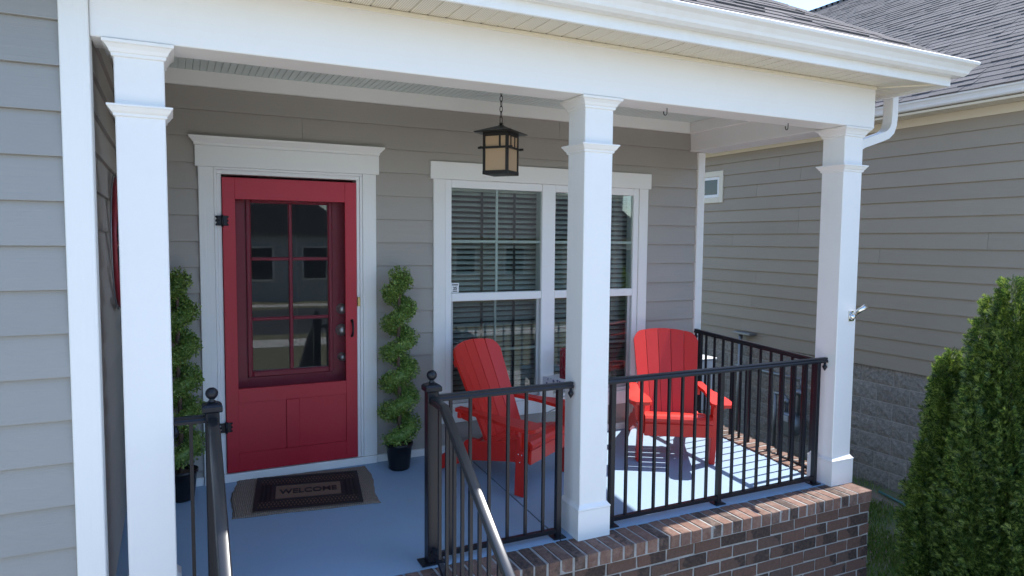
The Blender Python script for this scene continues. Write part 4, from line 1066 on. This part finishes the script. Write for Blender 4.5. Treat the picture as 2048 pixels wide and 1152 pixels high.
zfr0, zso = S((0, 0, 2.907)).z, S((0, 0, 2.992)).z
MB().box(NX-0.022, NX+0.003, NY0, NY1, zfr0, zso, 0.002).build('frieze_board', M['cream'], nh)
GX = -0.3135+(6.25+0.3135)*NS
sw = (NX-GX-0.11)
spn = MB().prism([(-0.049, 0), (-0.044, 0.006), (-0.036, 0.0), (0.049, 0.0), (0.049, 0.010), (-0.049, 0.010)], 'x', -sw/2, sw/2).mesh('soffit_panel', M['soffit'])
y = -3.0
while y < 7:
    inst('soffit_panel', spn, nh, (GX+0.11+sw/2, y, zso+0.001)); y += 0.0985
MB().box(GX+0.09, NX, NY0-0.3, NY1+0.3, zso+0.013, zso+0.02).build('soffit_backing', M['seam'], nh)
GT = S((0, 0, 3.1)).z
MB().box(GX+0.095, GX+0.118, NY0-0.3, NY1+0.3, zso-0.012, GT-0.005, 0.002).build('fascia', M['cream'], nh)
MB().prism([(GX+0.0945-q[0]*0.74, GT-(2.974-q[1])*0.95) for q in gp], 'y', NY0-0.3, NY1+0.3).build('gutter', M['gutter'], nh)
nroof = MB(); RZ0 = GT+0.005; RX0 = GX+0.02; RXR = 13.45; RZR = RZ0+SL*(RXR-RX0)
nroof.add([(RX0, NY0-0.3, RZ0-0.01), (RX0, NY1+0.3, RZ0-0.01), (RXR, NY1+0.3, RZR-0.01), (RXR, NY0-0.3, RZR-0.01), (2*RXR-RX0, NY0-0.3, RZ0), (2*RXR-RX0, NY1+0.3, RZ0)], [(0, 1, 2, 3), (3, 2, 5, 4), (0, 3, 4), (1, 5, 2)])
nr = nroof.build('roof', M['shingle'], nh)
# shingle courses on the neighbour roof: rotate so local x runs along -y, local y runs up the slope (+x)
axx = Vector((0, -1, 0)); axy = Vector((math.cos(ang), 0, math.sin(ang))); axz = axx.cross(axy)
rn = Matrix((axx, axy, axz)).transposed()
cand = []
NEX = 0.148; rows = int((RXR-RX0)/math.cos(ang)/NEX)
minv = cam.matrix_world.inverted()
def view(p):
    q = minv @ Vector(p); dz = -q.z
    return (1024+FPX*q.x/dz, 576-FPX*q.y/dz, dz) if dz > 0 else (0, 0, -1)
allsh = []
for r in range(rows):
    p0 = Vector((RX0, 0, RZ0))+axy*(r*NEX-0.03); y = NY1+random.random()*0.2-2.0
    while y > NY0+0.0:
        i = random.randrange(9); me, w, b = sh[i]
        pt = Vector((p0.x, y, p0.z+0.006)); u, v_, d = view(pt)
        inside = -40 < u < 2100 and -60 < v_ < 260 and u > 1600
        allsh.append((d if inside else d+1000, i, pt)); y -= w+0.004
allsh.sort(key=lambda q: q[0])
rest = MB()
for n, (d, i, pt) in enumerate(allsh):
    if n < 300: inst('shingle', sh[i][0], nr, pt, rn)
    else:
        if d > 1000 and random.random() < 0.0: continue
        b = sh[i][2]; rest.add([rn @ Vector(q) + pt for q in b.v], b.f)
o = rest.build('far_shingles', M['shingle'], nr); o['kind'] = 'stuff'
ncap = MB()
y = NY0
while y < NY1: ncap.box(RXR-0.10, RXR+0.10, y, y+0.2, RZR-0.05, RZR+0.016+0.004*random.random()); y += 0.15
ncap.build('ridge_cap', M['shingle'], nr)['kind'] = 'stuff'
# small window
nw = MB(); xw = NX-0.028
w_ = nw.box(xw, NX, wy0, wy0+0.085, wz0, wz1, 0.003).box(xw, NX, wy1-0.085, wy1, wz0, wz1, 0.003).box(xw+.0005, NX, wy0+0.0855, wy1-0.0855, wz0, wz0+0.085, 0.003).box(xw+.0005, NX, wy0+0.0855, wy1-0.0855, wz1-0.085, wz1, 0.003).build('window', M['cream'], nh)
b = MB(); a0, a1, b0, b1 = wy0+0.086, wy1-0.086, wz0+0.086, wz1-0.086
b.box(NX-0.016, NX+0.003, a0, a0+0.045, b0, b1, 0.003).box(NX-0.016, NX+0.003, a1-0.045, a1, b0, b1, 0.003).box(NX-0.0155, NX+0.003, a0+0.0455, a1-0.0455, b0, b0+0.045, 0.003).box(NX-0.0155, NX+0.003, a0+0.0455, a1-0.0455, b1-0.045, b1, 0.003)
b.build('sash', M['vinyl'], w_)
pm = NT('dark_window_pane'); pm.col((0.012, 0.016, 0.02)); pm.set(Roughness=0.06); M['dpane'] = pm.m
MB().box(NX-0.006, NX+0.003, a0+0.046, a1-0.046, b0+0.046, b1-0.046).build('pane', M['dpane'], w_)

# utilities along the neighbour foundation
gm = empty('gas_meter', S((6.5, 0.85, -0.5)), label='grey gas meter with regulator on the neighbour block foundation', cat='gas meter')
gx, gy, gz = gm.location
MB().sphere((gx, gy, gz-0.04), 0.15, 16, 1.0, 1.15).box(gx-0.16, gx-0.06, gy-0.11, gy+0.11, gz-0.18, gz+0.13, 0.02).build('meter_body', M['grey_metal'], gm)
MB().box(gx-0.165, gx-0.155, gy-0.07, gy+0.07, gz+0.02, gz+0.10, 0.003).build('dial', M['pale_box'], gm)
b = MB().tube([(gx, gy+0.1, gz+0.1), (gx, gy+0.1, gz+0.28), (gx, gy+0.16, gz+0.33), (gx, gy+0.3, gz+0.33)], 0.024, 8)
b.tube([(gx, gy-0.1, gz+0.1), (gx, gy-0.1, gz+0.42), (gx, gy-0.16, gz+0.45)], 0.024, 8).tube([(gx, gy+0.30, GZ), (gx, gy+0.30, gz+0.33)], 0.022, 8)
b.build('riser_pipe', M['grey_metal'], gm)
MB().sphere((gx, gy-0.12, gz+0.42), 0.085, 14, 1, 0.6).sphere((gx, gy+0.1, gz+0.25), 0.05, 10).build('regulator', M['grey_metal'], gm)
q0, q1 = S((6.58, 1.9, 0.02)), S((6.55, 0.78, 0.03))
gp_ = MB().tube([q0, q1, (q1.x, q1.y, gz+0.42)], 0.02, 8).build('gas_pipe', M['grey_metal']); tag(gp_, 'thin grey gas pipe running along the block foundation to the meter', 'pipe')
vp = empty('vent_pipe', S((6.56, 1.80, -0.99)), label='grey vertical conduit with flat hood against the tan siding', cat='vent pipe')
vt = S((6.55, 1.80, 0.46))
MB().tube([(vt.x, vt.y, GZ), (vt.x, vt.y, vt.z)], 0.03, 8).build('pipe', M['grey_metal'], vp)
MB().box(vt.x-0.05, vt.x+0.12, vt.y-0.22, vt.y+0.12, vt.z, vt.z+0.035, 0.006).build('hood', M['grey_metal'], vp)
ub = empty('utility_box', (4.52, 0.46, GZ), label='pale grey utility box on the house side wall beyond the porch', cat='utility box')
MB().box(4.30, 4.735, 0.30, 0.62, -0.05, 0.475, 0.01).build('cabinet', M['pale_box'], ub)
MB().box(4.295, 4.745, 0.29, 0.63, 0.476, 0.498, 0.006).build('lid', M['pale_box'], ub)
MB().tube([(4.52, 0.46, -0.05), (4.52, 0.46, GZ)], 0.05, 8).build('conduit', M['pale_box'], ub)
ho = MB().tube([S((6.2, y, -0.975+0.004*math.sin(y*5))) + Vector((0.12*math.sin(y*2.1), 0, 0)) for y in [2.2-0.14*i for i in range(20)]], 0.013, 6).build('garden_hose', M['hose'])
tag(ho, 'dark green garden hose lying along the neighbour foundation', 'hose')
p0 = S((6.45, -0.38, -0.965)); p1 = S((6.25, -0.95, -0.965))
tag(MB().tube([p0, p0.lerp(p1, 0.5)+Vector((0.02, 0, 0)), p1, p1+Vector((-0.3, -0.3, 0))], 0.014, 6).build('garden_hose', M['teal_hose']), 'short teal hose end on the grass beside the evergreen shrub', 'hose')

# ================================================================== ARBORVITAE
def arbor(x, y, hgt, rad, label, seed, n=15000, lean=(0, 0)):
    g_ = np.random.default_rng(seed)
    t = empty('arborvitae', (x, y, GZ), label=label, cat='evergreen shrub', group='arborvitae shrubs beside the porch')
    MB().tube([(0, 0, 0), (0.01, 0, hgt*0.5), (lean[0], lean[1], hgt*0.80)], [0.05, 0.03, 0.008], 7).build('trunk', M['bark'], t, local=True)
    # leaders: several upright plumes
    K = 44; ka = g_.uniform(0, 2*math.pi, K); kr = rad*0.74*np.sqrt(g_.uniform(0, 1, K)); kh = hgt*(1-0.95*(kr/rad)**2.0)*g_.uniform(0.72, 1.0, K); kr[:5] *= 0.30; kr[0] = 0; kh[:5] = hgt*np.array([1.0, 0.95, 0.90, 0.97, 0.86])
    kw = rad*g_.uniform(0.24, 0.42, K)*np.clip(kh/hgt, 0.5, 1); kw[:5] = rad*0.38
    idx = g_.choice(K, n, p=(kh*kw*np.where(np.arange(K) < 5, 1.5, 1))/(kh*kw*np.where(np.arange(K) < 5, 1.5, 1)).sum())
    u = g_.uniform(0, 1, n)**0.9; z = 0.03+u*(kh[idx]-0.03)
    prof = np.clip((u+0.12)/0.30, 0, 1)**0.7*np.clip((1.02-u)/0.24, 0, 1)**0.6*(1-0.28*u)
    a = g_.uniform(0, 2*math.pi, n); rr = kw[idx]*prof*(0.5+0.55*g_.uniform(0, 1, n)**0.5)*(1+0.20*np.sin(a*3+z*11+ka[idx]*5)+0.16*np.sin(z*23+a*2+ka[idx]*9)+0.10*np.sin(z*47+a*5))
    bx = kr[idx]*np.cos(ka[idx])*(0.55+0.45*u)+lean[0]*u; by = kr[idx]*np.sin(ka[idx])*(0.55+0.45*u)+lean[1]*u
    p = np.stack([bx+rr*np.cos(a), by+rr*np.sin(a), z], 1)
    out = np.stack([np.cos(a)*0.75+0.25*np.cos(ka[idx]), np.sin(a)*0.75+0.25*np.sin(ka[idx]), np.full(n, 0.75)], 1)+g_.normal(0, 0.42, (n, 3))
    out /= np.linalg.norm(out, axis=1)[:, None]
    side = np.cross(out, np.stack([np.cos(a+1.2), np.sin(a+1.2), np.zeros(n)], 1)); side /= np.linalg.norm(side, axis=1)[:, None]+1e-9
    nv = np.cross(side, out); sz = g_.uniform(0.026, 0.064, (n, 1))
    quads = []
    for (t0, ang_, ln, wd) in ((0.0, 0.0, 1.0, 0.07), (0.12, 0.62, 0.62, 0.06), (0.12, -0.62, 0.62, 0.06), (0.40, 0.55, 0.50, 0.055), (0.40, -0.55, 0.50, 0.055), (0.64, 0.5, 0.36, 0.05), (0.64, -0.5, 0.36, 0.05)):
        d = out*math.cos(ang_)+side*math.sin(ang_); s2 = side*math.cos(ang_)-out*math.sin(ang_)
        o_ = p+out*sz*t0; w = sz*wd
        droop = nv*sz*0.10*abs(ang_)
        quads.append(np.stack([o_, o_+d*sz*ln*0.55+s2*w+droop*0.5, o_+d*sz*ln+droop, o_+d*sz*ln*0.55-s2*w+droop*0.5], 1))
    v = np.stack(quads, 1).reshape(-1, 3)
    big_mesh('foliage', v, 4, np.arange(len(v)), M['arbor'], t)
    return t
arbor(4.90, -2.47, 2.70, 0.60, 'tall arborvitae shrub at right edge beside the brick porch', 3, 52000, (0.0, 0.08))
arbor(4.88, -2.02, 2.14, 0.37, 'shorter arborvitae shrub against the tall one, nearer the block foundation', 5, 32000)

# grass between the houses
def grass(n, x0, x1, y0, y1):
    p = np.stack([rng.uniform(x0, x1, n), rng.uniform(y0, y1, n), np.full(n, GZ)], 1)
    keep = (np.sin(p[:, 0]*2.3+1)+np.sin(p[:, 1]*1.9)+np.sin(p[:, 0]*5.1+p[:, 1]*3.3)*0.6+rng.normal(0, 0.7, n)) > -0.6
    keep &= ~((p[:, 0] > NX-0.45) & (rng.uniform(0, 1, n) < 0.75))
    p = p[keep]; n = len(p); a = rng.uniform(0, 2*math.pi, n); h = rng.uniform(0.03, 0.07, n)
    s = np.stack([np.cos(a), np.sin(a), np.zeros(n)], 1)*0.004; l = np.stack([-np.sin(a), np.cos(a), np.zeros(n)], 1)*(h*rng.uniform(0.1, 0.8, n))[:, None]
    tip = p+l+np.stack([np.zeros(n), np.zeros(n), h], 1); mid = p+l*0.35+np.stack([np.zeros(n), np.zeros(n), h*0.6], 1)
    v = np.stack([p-s, p+s, mid+s*0.8, tip, mid-s*0.8], 1).reshape(-1, 3)
    o = big_mesh('grass', v, 5, np.arange(len(v)), M['grass']); o['kind'] = 'stuff'
grass(95000, 4.3, NX-0.02, -4.2, 3.5)

# ================================================================== ACROSS THE STREET (seen in the glass)
def opposite(x0, label, mw_, mr_, flip):
    oh = empty('opposite_house', (x0+7, -33, GZ), label=label, cat='house', group='houses across the street')
    x1 = x0+14; gx0 = x0+8 if flip else x0+1.2; gx1 = gx0+5.6; gm_ = (gx0+gx1)/2
    MB().box(x0, x1, -40, -30, GZ, 1.9).build('wall', mw_, oh)
    MB().add([(x0-.5, -29.4, 1.85), (x1+.5, -29.4, 1.85), (x1+.5, -40.6, 1.85), (x0-.5, -40.6, 1.85), (x0+2.5, -35, 5.0), (x1-2.5, -35, 5.0)], [(0, 1, 5, 4), (2, 3, 4, 5), (0, 4, 3), (1, 2, 5)]).build('roof', mr_, oh)
    MB().prism([(gx0-.4, 1.85), (gx1+.4, 1.85), (gm_, 4.4)], 'y', -34, -28.3).build('gable_roof', mr_, oh)
    MB().prism([(gx0, GZ), (gx1, GZ), (gx1, 1.7), (gm_, 4.0), (gx0, 1.7)], 'y', -30, -28.6).build('gable_wall', mw_, oh)
    for k, xx in enumerate((gx0+0.9, gx0+3.4, x0+9.3 if not flip else x0+2, x0+11.6 if not flip else x0+5)):
        yf = -28.59 if k < 2 else -29.99
        f_ = MB().box(xx, xx+1.3, yf-0.05, yf+0.05, -0.3, 1.35, 0.01).build('window', M['concrete'], oh)
        MB().box(xx+0.1, xx+1.2, yf+0.01, yf+0.06, -0.2, 1.25).build('pane', M['dpane'], f_)
opposite(-6.2, 'grey gabled house across the street mirrored in the door glass', M['ofacade'], M['oroof'], True)
opposite(11.5, 'brown gabled house across the street mirrored in the window', M['nsiding'], M['oroof'], True)
